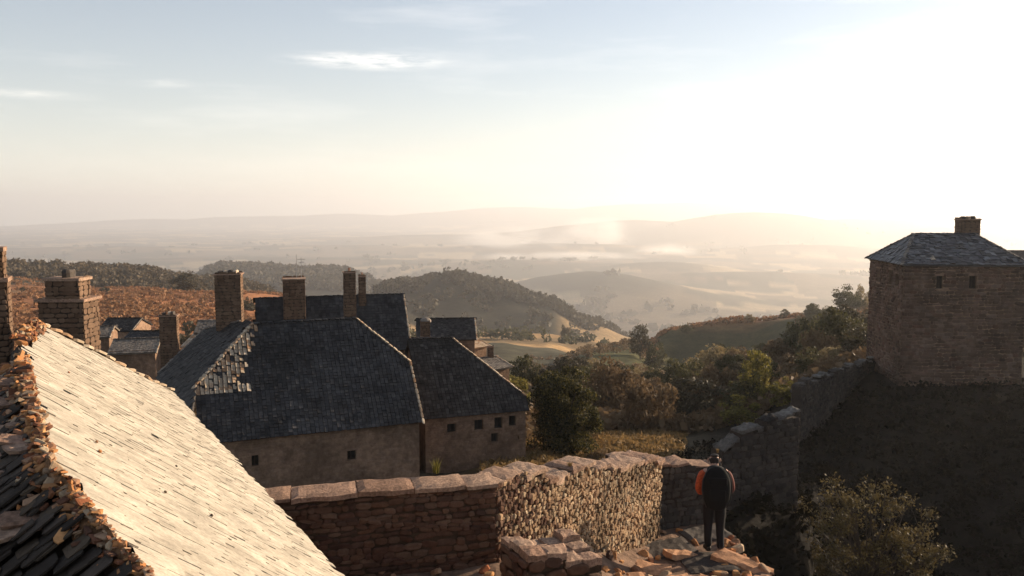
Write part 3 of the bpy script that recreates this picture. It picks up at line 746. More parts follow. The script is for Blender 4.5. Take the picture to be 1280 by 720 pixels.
# ------------------------------------------------------------------ the near roof on the left
def plane_hit(px, py, P, N):
    d = at(px, py, 1.0); return d * (P.dot(N) / d.dot(N))
def near_house():
    E1, E2, R = at(425, 720, 7.9), at(215, 490, 15.9), at(180, 720, 4.19)
    N = (E2 - E1).cross(R - E1).normalized()
    if N.z < 0: N = -N
    root = empty('stone_house', (-4.0, 9.0, -4.9), 'near house with a pale sunlit slate roof running down to the right', 'house')
    H = lambda px, py: plane_hit(px, py, E1, N)
    ridge_px = [(262, 820), (180, 720), (112, 645), (58, 578), (36, 500), (26, 448)]
    ridge = [H(*p) for p in ridge_px]
    apex = H(50, 406); e2 = H(215, 490)
    ed = (E1 - E2).normalized(); e0 = E1 + ed * 3.0
    outline = [e0, E1, H(330, 620), e2, H(140, 448), apex, H(24, 428)] + ridge[::-1]
    outline = [e0, e2, apex, H(24, 430)] + ridge[::-1]
    g = Geo().poly([p - N * 0.02 for p in outline], 0.12, N); g.part('roof', M['mortar_dark'], root)
    u = ed; v = N.cross(u).normalized()          # v up the slope
    if v.z < 0: v = -v
    O = e0; P2 = [((p - O).dot(u), (p - O).dot(v)) for p in outline]
    x0, x1 = min(p[0] for p in P2), max(p[0] for p in P2); y0, y1 = min(p[1] for p in P2), max(p[1] for p in P2)
    res = []
    x = x0; tw = 0.115
    while x < x1:
        w = tw * random.uniform(0.8, 1.2); y = y0 - random.uniform(0, 0.18); skew = 0
        while y < y1 + .1:
            te = random.uniform(0.13, 0.20); cx, cy_ = x + w / 2, y + te / 2
            if inside(P2, cx, cy_) and inside(P2, cx, cy_ + te * .75) and random.random() > 0.004:
                tl = 0.030 + random.gauss(0, 0.008); sd = random.gauss(0, 0.016)
                vv = (v - N * tl).normalized(); uu = (u + N * sd).normalized(); a = random.gauss(0, 0.012)
                uu = (uu + vv * a).normalized(); vv = (vv - uu * vv.dot(uu)).normalized(); nn = uu.cross(vv)
                if nn.dot(N) < 0: uu = -uu; nn = -nn
                res.append(frame_matrix(O + u * cx + v * (cy_ + te * .15) + N * (0.012 + random.uniform(0, .006)), uu, vv, nn, w * random.uniform(0.975, 1.0), te * 1.4, 0.007))
            y += te
        x += w
    far = lambda m: (m.translation - at(250, 640, 7)).length
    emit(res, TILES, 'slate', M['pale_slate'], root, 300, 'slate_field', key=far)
    # loose slates and a long lifted seam
    # eave and verge stones
    edge_tiles(e2 + N * .01, apex + N * .01, M['hip'], root, 0.16, 0.28, 0.05, 'verge_stone', 0.0, 0.12, 0)
    # far slope of the roof on the other side of the ridge: heavy dark slabs
    n2 = Vector((-N.x, -N.y, N.z * 1.15)).normalized()
    down = (UP.cross(n2)).cross(n2).normalized()
    if down.z > 0: down = -down
    far_pts = ridge + [ridge[-1] + down * 2.8, ridge[0] + down * 3.4]
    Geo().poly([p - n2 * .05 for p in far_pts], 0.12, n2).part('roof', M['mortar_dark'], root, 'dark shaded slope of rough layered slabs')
    sl = []
    L = [(ridge[i + 1] - ridge[i]).length for i in range(len(ridge) - 1)]; T = sum(L)
    def rp(t):
        s = t * T
        for i, l_ in enumerate(L):
            if s <= l_ or i == len(L) - 1: return ridge[i] + (ridge[i + 1] - ridge[i]) * min(1, s / l_)
            s -= l_
    rows = 34
    for k in range(rows):
        off = 3.0 * (rows - 1 - k) / rows; t = random.uniform(0, .02)
        while t < 1:
            w = random.uniform(0.07, 0.2)
            p = rp(t) + down * (off + random.uniform(-.02, .02) + 0.14) + n2 * (0.02 + random.uniform(0, .025))
            al = (ridge[-1] - ridge[0]).normalized(); nn = (n2 + al * random.gauss(0, .04) + down * random.uniform(-.07, .0)).normalized()
            al = (al + down * random.gauss(0, .07)).normalized(); aa = (al - nn * al.dot(nn)).normalized(); bb = nn.cross(aa)
            sl.append(frame_matrix(p, aa, bb, nn, w, random.uniform(.12, .24), random.uniform(.012, .025)))
            t += w / T * 0.95
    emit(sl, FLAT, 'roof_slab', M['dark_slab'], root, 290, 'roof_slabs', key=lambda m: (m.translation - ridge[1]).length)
    # broken ridge: a rough mortar bed with orange and cream stones set in it
    vs_, fs_ = [], []; K = 150; wcols = 7
    for i in range(K + 1):
        t = i / K; p = rp(t); wl_ = (.07 + .10 * t) * (1 + .5 * math.sin(t * 37) * math.sin(t * 91))
        wr_ = (.04 + .035 * t) * (1 + .6 * math.sin(t * 53 + 1) * math.sin(t * 23))
        for j in range(wcols):
            f_ = j / (wcols - 1) * 2 - 1; q = p + (down * (-f_ * wl_) if f_ < 0 else -v * (f_ * wr_))
            bl = (1 - abs(f_) ** 2); hgt = .045 * bl + bl * .035 * float(fbm(np.array([t * 80.0]), np.array([f_ * 2.0]), 5, 3)[0])
            vs_.append(q + UP * (hgt - .012))
    for i in range(K):
        for j in range(wcols - 1):
            a_ = i * wcols + j; fs_.append((a_, a_ + wcols, a_ + wcols + 1, a_ + 1))
    part_world('ridge_bed', vs_, fs_, M['ridge_mortar'], root, smooth=False)
    rb = []
    for i in range(620):
        t = random.random() ** 0.9; p = rp(t); s = random.uniform(0.016, 0.042) * (1 + 1.0 * t)
        side = random.gauss(0.01, 0.035) * (1 + 1.5 * t)
        off = down * max(0, side) * 1.6 + (-v) * max(0, -side) * 0.45
        q = Matrix.Rotation(random.uniform(0, 6.28), 3, Vector((random.gauss(0, .28), random.gauss(0, .28), 1)).normalized()) @ Matrix.Rotation(random.gauss(0, .35), 3, 'X')
        uu, vv, nn = Vector(q.col[0]), Vector(q.col[1]), Vector(q.col[2])
        rb.append(frame_matrix(p + off + UP * (0.022 + abs(random.gauss(0.0, 0.012))), uu, vv, nn, s * random.uniform(1.0, 2.4), s * random.uniform(.7, 1.3), s * random.uniform(.25, .65)))
    flat_ = []
    for i in range(60):
        t = random.uniform(.28, 1); p = rp(t) + down * random.uniform(.12, .75); s = random.uniform(.09, .24)
        nn = (UP + Vector((random.gauss(.04, .10), random.gauss(0, .10), 0))).normalized(); a0 = random.uniform(0, 6.28)
        uu = Vector((math.cos(a0), math.sin(a0), 0)); uu = (uu - nn * uu.dot(nn)).normalized()
        flat_.append(frame_matrix(p + UP * .05, uu, nn.cross(uu), nn, s * 1.5, s, .035))
    emit(flat_, SHARDS, 'flat_stone', M['coping'], root, 60)
    a, b = H(24, 430), apex
    for i in range(130):
        t = random.random(); p = a + (b - a) * t; s = random.uniform(0.03, 0.085); q = Matrix.Rotation(random.uniform(0, 6.28), 3, Vector((random.gauss(0, 1), random.gauss(0, 1), random.gauss(0, 1))).normalized())
        rb.append(frame_matrix(p + UP * .03 + v * random.uniform(-.1, .1), Vector(q.col[0]), Vector(q.col[1]), Vector(q.col[2]), s * 1.5, s, s * .6))
    emit(rb, SHARDS, 'ridge_rubble', M['rubble'], root, 290, 'ridge_debris')
    # small chips lying on the slates
    for px, py in ((40, 512), (118, 556), (122, 568), (84, 468), (218, 586), (204, 619), (262, 648)):
        p = H(px, py) + N * .03; s = 0.022
        emit([frame_matrix(p, u, v, N, s * random.uniform(1, 2), s, s * .7)], STONES, 'chip', M['rubble'] if px < 130 else M['dark_slab'], root, 1)
    # body below
    g = Geo(); out2 = Vector((N.x, N.y, 0)).normalized()
    w0, w1 = e0 - out2 * .25 - UP * .2, e2 - out2 * .25 - UP * .2
    L2 = (w1 - w0).length; uu = Vector((w1.x - w0.x, w1.y - w0.y, 0)).normalized()
    g.box(Vector((w0.x, w0.y, -13.0)), uu, UP, -out2, 0, L2, 0, 13.0 + w0.z, 0, 3.2)
    g.part('wall', M['mortar'], root)
    emit(masonry(Vector((w0.x, w0.y, -8.0)) , uu, out2, L2, 8 + w0.z - .02, (.14, .24), (.2, .5)), STONES, 'stonework', M['wall_brown'], root, 0, 'stonework')
    emit(masonry(Vector((w1.x, w1.y, -13.0)), -out2, uu, 3.2, 13 + w0.z, (.14, .24), (.2, .5)), STONES, 'stonework', M['wall_brown'], root, 0, 'stonework')
    return root, H, N, u, v
near_house()
chimney(-34, 19, 314, 470, 12.4, 'tall stepped stone chimney cut by the left edge of the photo', 0.9, az=rad(66), tiers=[(0, .76, 1.0), (.76, 1.0, .84)], pots=1, n_obj=120, sz=(.06, .10, .10, .24))
chimney(63, 118, 350, 475, 18.5, 'broad dark chimney with a narrower top standing behind the pale roof', 0.8, az=rad(88), tiers=[(0, .80, 1.0), (.80, 1.0, .74)], pots=1, n_obj=160, sz=(.08, .13, .12, .3))
# ------------------------------------------------------------------ parapet wall, terrace, person's ledge
def azv(d): return Vector((math.sin(rad(d)), math.cos(rad(d)), 0))
PA0 = at(620, 601, 11.6)                      # bend between the dark stretch and the sunlit stretch
PA1 = at(826, 577, 15.9)                      # the corner where the sunlit stretch ends
def parapet():
    root = empty('parapet_wall', (PA0.x, PA0.y, -5.0), 'long rubble parapet wall, shaded on the left, sunlit in the middle, with a rough coping', 'wall')
    secs = []
    dl = azv(76); L = 5.2
    left0 = Vector((PA0.x, PA0.y, 0)) - dl * L
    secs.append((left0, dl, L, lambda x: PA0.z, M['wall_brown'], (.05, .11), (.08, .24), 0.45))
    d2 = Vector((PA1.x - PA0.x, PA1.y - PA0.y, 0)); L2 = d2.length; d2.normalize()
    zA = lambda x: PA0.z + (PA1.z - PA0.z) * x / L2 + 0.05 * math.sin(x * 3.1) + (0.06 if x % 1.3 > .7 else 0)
    secs.append((Vector((PA0.x, PA0.y, 0)), d2, L2, zA, M['wall_sun_toned'], (.04, .085), (.035, .08), 0.5))
    d3 = azv(72); n2 = Vector((d2.y, -d2.x, 0))
    st3 = Vector((PA1.x, PA1.y, 0)) - n2 * 0.75 - d2 * 0.4; L3 = 2.3
    zE = at(905, 570, 17.4).z; zB = lambda x: PA1.z + .02 + (zE - PA1.z) * min(1, x / 1.9) + .04 * math.sin(x * 5)
    secs.append((st3, d3, L3, zB, M['grey_stone'], (.07, .13), (.08, .2), 0.5))
    stones_big, stones = [], []
    for si, (o, d, L, zt, mat, hr, wr, th) in enumerate(secs):
        n = Vector((d.y, -d.x, 0)); zb = -13.2 if si != 1 else -13.2
        g = Geo(); k = max(2, int(L / 0.3))
        for i in range(k):
            xa, xb = L * i / k, L * (i + 1) / k
            g.box(o, d, UP, -n, xa, xb + (0.0 if i == k - 1 else 0.002), zb, zt((xa + xb) / 2) - 0.05 + .0007 * (i % 2), 0.0 + .001 * (i % 2), th - .001 * (i % 2))
        g.part('core', M['mortar'] if si != 2 else M['mortar_dark'], root)
        bot = -7.4 if si != 1 else -6.6
        st = masonry(o + UP * bot, d, n, L, zt(0) - bot + .3, hr, wr, 0.045 if si != 1 else 0.045, top=lambda x, z=zt: z(x) - bot - .02, joint=0.002 if si != 1 else -.004, irr=.09 if si != 1 else .22, dv=.5)
        if si == 1:      # steep little stones set on edge
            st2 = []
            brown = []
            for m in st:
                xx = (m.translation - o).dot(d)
                (brown if random.random() < .85 * (1 - xx / 1.9) else st2).append(m)  # brown shade-toned stones thin out towards the sun-toned stretch
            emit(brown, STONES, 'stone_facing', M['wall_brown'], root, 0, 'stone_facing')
            st = st2
        near = [300, 0, 0][si]
        emit(st, STONES, 'stone', mat, root, near if si == 0 else 0, 'stone_facing', key=lambda m: abs(m.translation.z + 4.0) * 0.7 + m.translation.length * .1)
        # back face towards the houses, coarse
        emit(masonry(o + d * L - n * th + UP * -13, -d, -n, L, 13 + zt(0) - .05, (.2, .3), (.3, .6), 0.05, top=lambda x, z=zt, l=L: 13 + z(l - x) - .15), STONES, 'outer_facing', mat, root, 0, 'outer_facing')
        # end faces
        if si == 2:
            emit(masonry(o + d * L + UP * -13, -n, d, th, 13 + zt(L), (.12, .2), (.15, .3), 0.05), STONES, 'end_facing', M['grey_stone'], root, 0, 'end_facing')
        if si == 1:
            emit(masonry(o + d * L + UP * -7.4, -n, d, th, 7.4 + zt(L), (.08, .14), (.1, .2), 0.05), STONES, 'end_facing', M['wall_sun_toned'], root, 0, 'end_facing')
        # coping
        x = 0.0; first = True
        while x < L - 0.02:
            l_ = min(random.uniform(0.3, 1.1) if si == 0 else random.uniform(0.22, 0.62), L - x + .02)
            z = zt(x + l_ / 2) + random.uniform(-.02, .02)
            t_ = random.uniform(.045, .075) if si == 0 else random.uniform(.045, .09)
            gx = random.gauss(0, .02 if si == 0 else .05)
            vv = (-n).normalized(); uu = (d + UP * gx).normalized()
            ov = .04 if si == 0 else random.uniform(-.05, .07)
            slab_coping(root, o + d * (x + l_ / 2) - n * (th / 2 - ov / 2) + UP * (z - 0.02), uu, vv, l_ * .985, th + .05 + ov, t_, rough=0.005 if si == 0 else .010)
            x += l_
    return secs
def slab_coping(parent, c, u, v, L, W, T, rough=.02, mat=None, name='coping_stone', nx=None):
    """an uneven stone slab, worn edges"""
    n = u.cross(v).normalized()
    if n.z < 0: v = -v; n = u.cross(v).normalized()
    nx = nx or max(3, int(L / .09)); ny = max(3, int(W / .09)); vs_, f = [], []
    sd = random.random() * 100
    for j in range(ny + 1):
        for i in range(nx + 1):
            a, b = i / nx - .5, j / ny - .5
            ed = min(.5 - abs(a), .5 - abs(b)); e = .02 if ed < .01 else 0
            ja = (math.sin(b * 17 + sd) * .015 if abs(a) > .49 else 0); jb = (math.sin(a * L * 9 + sd * 3) * .02 + random.uniform(-.008, .008)) if abs(b) > .49 else 0
            vs_.append(c + u * (a * L + ja * .4) + v * (b * W + jb) + n * (T / 2 - e + random.uniform(-rough, rough)))
    top = (nx + 1) * (ny + 1)
    for j in range(ny):
        for i in range(nx):
            k = j * (nx + 1) + i; f.append((k, k + 1, k + nx + 2, k + nx + 1))
    rim = [i for i in range(nx + 1)] + [(j) * (nx + 1) + nx for j in range(1, ny + 1)] + [ny * (nx + 1) + i for i in range(nx - 1, -1, -1)] + [j * (nx + 1) for j in range(ny - 1, 0, -1)]
    base = len(vs_)
    for r_ in rim: vs_.append(vs_[r_] - n * (T * random.uniform(.9, 1.1)))
    k = len(rim)
    for i in range(k): f.append((rim[(i + 1) % k], rim[i], base + i, base + (i + 1) % k))
    f.append(tuple(base + i for i in range(k))[::-1])
    return part_world(name, vs_, f, mat or M['coping'], parent)
SECS = parapet()

def terrace_z(x, y):
    t = min(1, max(0, (x + 0.3) / 3.0)); t = t * t * (3 - 2 * t)
    return -4.95 - 1.32 * t - 0.05 * max(0, 3 - y * .2) * 0
def terrace():
    # the castle ledge the person stands on
    poly = [(-7, 2), (5.2, 2), (5.6, 9), (5.3, 12.4), (4.62, 13.9), (4.25, 14.9), (4.15, 17.3), (2.3, 16.6), (-0.5, 12.6), (-5.6, 11.4), (-8, 9)]
    nx, ny = 90, 100; vs_, f, ok = [], [], {}
    for j in range(ny + 1):
        for i in range(nx + 1):
            x = -8 + 14 * i / nx; y = 2 + 15.5 * j / ny; ins = inside(poly, x, y)
            nz = float(fbm(np.array([x * 1.4]), np.array([y * 1.4]), 91, 4)[0])
            z = terrace_z(x, y) + 0.09 * nz
            if not ins: z -= 0
            ok[(i, j)] = ins; vs_.append(Vector((x, y, z)))
    for j in range(ny):
        for i in range(nx):
            if all(ok[k] for k in ((i, j), (i + 1, j), (i + 1, j + 1), (i, j + 1))):
                k = j * (nx + 1) + i; f.append((k, k + 1, k + nx + 2, k + nx + 1))
    # skirt down the outer edge
    cnt = {}
    for q in f:
        for a, b in zip(q, q[1:] + q[:1]): cnt[(a, b)] = 1
    extra = {}
    for (a, b) in list(cnt):
        if (b, a) not in cnt:
            for k in (a, b):
                if k not in extra:
                    extra[k] = len(vs_); p = vs_[k].copy(); p.z = -14.5; vs_.append(p)
            f.append((b, a, extra[a], extra[b]))
    o = part_world('terrace', vs_, f, M['terrace'], None); o['kind'] = 'structure'
    root = o
    # uneven, tipped flagstones: sunlight put into the orange ones, shadow into the grey
    def flag(px, py, Y, w, l, azd, tx, ty, t=.08, mat=None):
        X = (px - 640) / F * Y; z = terrace_z(X, Y)
        u = Vector((math.cos(rad(azd)), math.sin(rad(azd)), tx)).normalized(); v = Vector((-math.sin(rad(azd)), math.cos(rad(azd)), ty)); v = (v - u * v.dot(u)).normalized()
        slab_coping(root, Vector((X, Y, z + t * .5)), u, v, w, l, t, .012, mat or M['flag'], 'flagstone')
    flag(858, 690, 14.95, .55, .28, 24, -.16, .0, .10)
    flag(938, 700, 14.55, 1.0, .42, -36, -.18, .05, .10)
    flag(893, 700, 14.65, .9, .9, 5, .04, -.05, .05, M['grey_stone'])
    flag(838, 690, 15.3, 1.0, .7, 15, .05, .0, .05, M['grey_stone'])
    flag(820, 712, 14.3, .7, .45, -10, -.1, .05, .06)
    flag(860, 716, 13.9, .6, .4, 30, -.1, .0, .06)
    flag(905, 718, 13.75, .6, .4, -20, -.1, .03, .06)
    flag(890, 660, 16.0, .9, .7, 18, .03, 0, .05, M['grey_stone'])
    for i in range(26):
        px = random.uniform(790, 1000); Y = random.uniform(12.2, 13.9); X = (px - 640) / F * Y
        if not inside(poly, X, Y): continue
        flag(px, 0, Y, random.uniform(.25, .6), random.uniform(.2, .4), random.uniform(-50, 50), random.uniform(-.16, .0), random.uniform(-.06, .1), random.uniform(.04, .09), random.choice([M['flag'], M['flag'], M['coping']]))
    rb = []
    for i in range(330):
        Y = random.uniform(10.5, 16.2); X = random.uniform(1.0, 5.2)
        if i < 90: t = random.random(); X = 4.15 + .9 * t + random.gauss(0, .12); Y = 15.6 - 2.6 * t + random.gauss(0, .12)
        elif Y > 14.2 and random.random() < .75: continue
        if not inside(poly, X, Y): continue
        s = random.uniform(.05, .17); q = Matrix.Rotation(random.uniform(0, 6.28), 3, Vector((random.gauss(0, .5), random.gauss(0, .5), 1)).normalized())
        rb.append(frame_matrix(Vector((X, Y, terrace_z(X, Y) + s * .25)), Vector(q.col[0]), Vector(q.col[1]), Vector(q.col[2]), s * random.uniform(1, 2), s, s * random.uniform(.4, .9)))
    for i in range(60):
        X = random.uniform(-2.3, 1.0); Y = random.uniform(9.3, 11.3); s = random.uniform(.04, .13); q = Matrix.Rotation(random.uniform(0, 6.28), 3, Vector((random.gauss(0, .5), random.gauss(0, .5), 1)).normalized())
        rb.append(frame_matrix(Vector((X, Y, terrace_z(X, Y) + s * .25)), Vector(q.col[0]), Vector(q.col[1]), Vector(q.col[2]), s * random.uniform(1, 2), s, s * .7))
    emit(rb, STONES, 'rubble_stone', M['rubble'], root, 260, 'small_rubble')
    # rock below the ledge
    return root
TERR = terrace()

def pier():
    """the stump of masonry in the foreground"""
    Y = 10.1; a = at(648, 690, Y); root = empty('broken_pier', (a.x + .5, a.y, -5.4), 'stump of broken masonry with a sloping lit top in front of the sunlit wall', 'masonry stump')
    u = azv(66); n = Vector((u.y, -u.x, 0)); W, D = 1.0, .8
    o = Vector((a.x + .12, a.y - .2, -6.2))
    top = lambda x, z: 6.2 + a.z - .04 - .10 * x + .06 * math.sin(x * 5 + z * 4)
    g = Geo(); k = 6
    for i in range(k):
        for j in range(5):
            xa, xb = W * i / k, W * (i + 1) / k; ya, yb = D * j / 5, D * (j + 1) / 5
            g.box(o, u, UP, -n, xa + .02, xb + .02, 0, top((xa + xb) / 2, (ya + yb) / 2) - .05, ya + .02, yb + .02)
    g.part('core', M['mortar'], root)
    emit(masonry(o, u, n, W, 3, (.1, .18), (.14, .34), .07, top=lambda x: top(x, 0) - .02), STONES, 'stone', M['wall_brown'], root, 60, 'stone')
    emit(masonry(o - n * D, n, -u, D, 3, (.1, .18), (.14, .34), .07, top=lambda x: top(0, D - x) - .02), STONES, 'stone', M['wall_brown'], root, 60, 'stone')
    emit(masonry(o + u * W, -n, u, D, 3, (.1, .18), (.14, .34), .07, top=lambda x: top(W, x) - .02), STONES, 'stone', M['wall_sun_toned'], root, 60, 'stone')  # side facing the sun: light put into the stone colour
    x = 0
    for i in range(4):
        for j in range(3):
            c_ = o + u * (W * (i + .5) / 4) - n * (D * (j + .5) / 3); c_.z = o.z + top(W * (i + .5) / 4, D * (j + .5) / 3) + random.uniform(-.02, .02)
            slab_coping(root, c_, (u + UP * random.uniform(-.16, -.02)).normalized(), (-n + UP * random.uniform(-.1, .08)).normalized(), W / 4 * 1.04, D / 3 * 1.04, .09, .010, M['coping'], 'top_stone', 4)
pier()
# ------------------------------------------------------------------ the houses below
HA = 67.0
hu = azv(HA); hn = Vector((hu.y, -hu.x, 0)); hv = -hn      # along the eaves, towards the camera, away
def ray_plane(px, py, P, N):
    d = at(px, py, 1.0); return d * (P.dot(N) / d.dot(N))
def sw(P, z): return Vector((P.x, P.y, z))

def house_main():
    P = at(528, 526, 40.0)
    root = empty('stone_house', (P.x - 5, P.y + 2, -12.9), 'largest stone house with the big dark slate roof and a left hip painted pale as sunlit', 'house')
    L = 10.06; slope = 1.2; S = lambda t, b: P - hu * t + hv * b + UP * (slope * b)
    rA, rB = S(2.29, 3.82), S(7.26, 3.82)
    BL = 1.75
    front = [S(L, -0.02), S(-0.0, 0), S(0, 2.09), rA, rB, S(L, BL)]
    def lift(p):      # slates tilted sunward in the wedge painted sunlit beside the left hip
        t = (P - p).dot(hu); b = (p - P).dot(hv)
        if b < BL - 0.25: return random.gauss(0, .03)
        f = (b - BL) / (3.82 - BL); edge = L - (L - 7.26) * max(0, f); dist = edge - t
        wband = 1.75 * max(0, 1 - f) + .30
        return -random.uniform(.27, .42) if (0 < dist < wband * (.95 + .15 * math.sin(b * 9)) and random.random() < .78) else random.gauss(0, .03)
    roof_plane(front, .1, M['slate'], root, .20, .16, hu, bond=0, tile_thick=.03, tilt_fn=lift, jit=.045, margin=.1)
    # back slope
    back = [S(0, 0) * 1, S(0, 0) * 1]
    bz = lambda t, b: P - hu * t + hv * b + UP * (slope * (7.64 - b))
    roof_plane([bz(0, 7.64), bz(L, 7.64), bz(L, 5.89), rB, rA, bz(0, 5.55)], .1, M['slate'], root, .3, .3, -hu, tile_thick=.025)
    roof_plane([S(0, 2.09), bz(0, 5.55), rA], .1, M['slate'], root, .24, .22, hv, tile_thick=.025)
    # left face and its long run down to the wing
    B = S(L, BL)
    C_ = at(197, 468, 43.2)
    N = (rB - B).cross(C_ - B).normalized()
    D = ray_plane(256, 412, B, N)
    D2 = ray_plane(299, 402, B, N)
    Lo = ray_plane(240, 512, B, N)
    roof_plane([B, D2, D, C_, ray_plane(206, 500, B, N), Lo][::1], .1, M['slate_brown'], root, .24, .22, None, tile_thick=.025, label='left slope of the roof, wholly in shade')
    roof_plane([B, rB, D2], .1, M['slate_brown'], root, .24, .22, None, tile_thick=.025)
    edge_tiles(C_, D, M['slate_light'], root, .16, .26, .06, 'verge_tiles')
    edge_tiles(D, D2, M['slate_light'], root, .14, .26, .06, 'verge_tiles')
    # ridge, hips and verge
    edge_tiles(rB, rA, M['slate'], root, .26, .3, .07, 'ridge_tiles')
    edge_tiles(rA, S(0, 2.09), M['hip'], root, .16, .26, .07, 'hip_tiles', .05)
    edge_tiles(S(-.02, 2.09), S(-.02, 0), M['hip'], root, .11, .26, .06, 'verge_tiles', .05)
    edge_tiles(rB, B, M['hip'], root, .2, .2, .1, 'hip_tiles', .05, .2)
    # walls
    O = P - hu * (L - .25) + hv * .22; O = sw(O, -13.6); W = L - .35; H = P.z + .02 - O.z
    def wx(px, Y=40): # distance along the front wall
        d = at(px, 560, 1.0); k = O.dot(hn) / d.dot(hn); return (d * k - O).dot(hu)
    def wz(px, py):
        d = at(px, py, 1.0); k = O.dot(hn) / d.dot(hn); return (d * k).z - O.z
    ops = [(wx(434), wz(440, 575), wx(445), wz(440, 563)), (wx(314), wz(318, 583), wx(323), wz(318, 569))]
    g = Geo(); wall_panel(g, O, hu, hn, W, H, .45, ops)
    D_ = 7.1
    wall_panel(g, O + hu * W, hv, hu, D_, H, .4, [])
    wall_panel(g, O + hu * W + hv * D_, -hu, hv, W, H, .4, []); wall_panel(g, O + hv * D_, -hv, -hu, D_, H, .4, [])
    # gables under the half hips
    for t, b0, b1 in ((.12, 2.09, 5.55), (L - .2, BL, 5.89)):
        q = [S(t, .3) - UP * .4, S(t, b0) - UP * .15, bz(t, b1) - UP * .15, bz(t, 7.3) - UP * .4]
        g.poly(q, .3, hu if t < 1 else -hu)
    g.part('wall', M['house_stone'], root)
    emit(masonry(O, hu, hn, W, H - .02, (.08, .15), (.12, .34), .016, skip=ops, wob=.01, joint=.001, irr=.03), STONES, 'stonework', M['house_stone'], root, 0, 'stonework')
    for o_ in ops: window_part(root, O, hu, hn, *o_)
    return P, S, root
PH, SH, HM = house_main()

def gable_roof_house(px_left, py_left, px_right, py_right, YR, depth, slope, label, wall_h, windows=(), roof_mat=None, az=HA, hip_r=0, hip_b=0, tile=(.24, .22), group=None, ridge_in=(0, 0), stone=None, wall_bot=None, root_name='stone_house', side='R', shades=None, ytop=None):
    """a house whose front eave runs from pixel left to pixel right, its right end at distance YR"""
    u = azv(az); n = Vector((u.y, -u.x, 0)); v = -n
    P = at(px_right, py_right, YR)
    d = at(px_left, py_left, 1.0); k = P.dot(n) / d.dot(n); Lp = d * k; L = (P - Lp).dot(u)
    root = empty(root_name, (P.x - L / 2 * u.x, P.y + depth / 2, P.z - wall_h), label, 'house', group)
    rm = roof_mat or M['slate']; half = depth / 2
    S = lambda t, b: P - u * t + v * b + UP * (slope * min(b, depth - b))
    rz0, rz1 = ridge_in
    if hip_r: front = [S(L, 0), S(0, 0), S(0, hip_b), S(hip_r, half), S(rz1, half), S(L, 0.01) if rz1 else S(L, half)]
    elif rz0 or rz1: front = [S(L, 0), S(0, 0), S(rz0, half), S(L - rz1, half)]
    else: front = [S(L, 0), S(0, 0), S(0, half), S(L, half)]
    if hip_r: front = [S(L, 0), S(0, 0), S(0, hip_b), S(hip_r, half), S(L, half)]
    roof_plane(front, .1, rm, root, tile[0] * .85, tile[1] * .8, u, bond=0, tile_thick=.03)
    back = [S(0, depth), S(L, depth), S(L - rz1, half), S(rz0 if not hip_r else hip_r, half)]
    roof_plane(back, .1, rm, root, tile[0] * 1.3, tile[1] * 1.3, -u, tile_thick=.025)
    if hip_r or rz0:
        roof_plane([S(0, hip_b), S(0, depth - hip_b), S(hip_r or rz0, half)], .1, rm, root, tile[0], tile[1], v, tile_thick=.025)
    if rz1: roof_plane([S(L, depth), S(L, 0), S(L - rz1, half)], .1, rm, root, tile[0], tile[1], -v, tile_thick=.025)
    r0, r1 = S(hip_r or rz0, half), S(L - rz1, half)
    edge_tiles(r1, r0, rm, root, .22, .28, .06, 'ridge_tiles')
    if hip_r or rz0: edge_tiles(r0, S(0, hip_b), M['hip'], root, .13, .28, .06, 'hip_tiles', .04)
    else: edge_tiles(r0, S(0, 0), M['hip'], root, .10, .28, .06, 'verge_tiles', .04)
    if rz1: edge_tiles(r1, S(L, 0), M['hip'], root, .13, .28, .06, 'hip_tiles', .04)
    O = P - u * (L - .15) + v * .2; O = sw(O, P.z - wall_h); W = L - .3; H = wall_h + .05
    def conv(px, py):
        d = at(px, py, 1.0); k = O.dot(n) / d.dot(n); q = d * k - O; return q.dot(u), q.z
    ops = []
    for (x0, y0, x1, y1) in windows:
        a = conv(x0, y1); b = conv(x1, y0); ops.append((a[0], a[1], b[0], b[1]))
    g = Geo(); wall_panel(g, O, u, n, W, H, .4, ops); D_ = depth - .4
    wall_panel(g, O + u * W, v, u, D_, H, .38, []); wall_panel(g, O + u * W + v * D_, -u, v, W, H, .38, []); wall_panel(g, O + v * D_, -v, -u, D_, H, .38, [])
    if not (hip_r or rz0): g.poly([S(.15, .1) - UP * .12, S(.15, half) - UP * .12, S(.15, depth - .1) - UP * .12], .3, u)
    if not rz1: g.poly([S(L - .15, depth - .1) - UP * .12, S(L - .15, half) - UP * .12, S(L - .15, .1) - UP * .12], .3, -u)
    g.part('wall', M['house_stone'], root)
    sm = stone or M['house_stone']
    emit(masonry(O, u, n, W, H - .02, (.08, .15), (.12, .34), .016, skip=ops, wob=.01, joint=.001, irr=.03), STONES, 'stonework', sm, root, 0, 'stonework')
    emit(masonry(O + u * W, v, u, D_, H - .02, (.08, .15), (.12, .34), .016, wob=.01, joint=.001, irr=.03), STONES, 'stonework', sm, root, 0, 'stonework')
    for o_ in ops: window_part(root, O, u, n, *o_)
    return root, S, L

# right-hand house with six small windows
wins = [(559, 529, 570, 541), (593, 524, 604, 538), (618, 521, 628, 536), (636, 519, 645, 533), (614, 541, 622, 553), (647, 544, 652, 549), (628, 574, 637, 583)]
R2, S2, L2 = gable_roof_house(529, 525, 662, 512, 44.5, 6.6, 1.08, 'lower stone house with a row of small dark windows under its eave', 3.7, wins, M['slate_brown'], az=70, hip_r=3.35, hip_b=.55)
# rear building with the higher ridge
R3, S3, L3 = gable_roof_house(322, 448, 514, 436, 49.0, 4.4, 1.36, 'rear house with a dark slate roof ending in a sharp gable behind the big roof', 4.0, [], M['slate'], az=72)
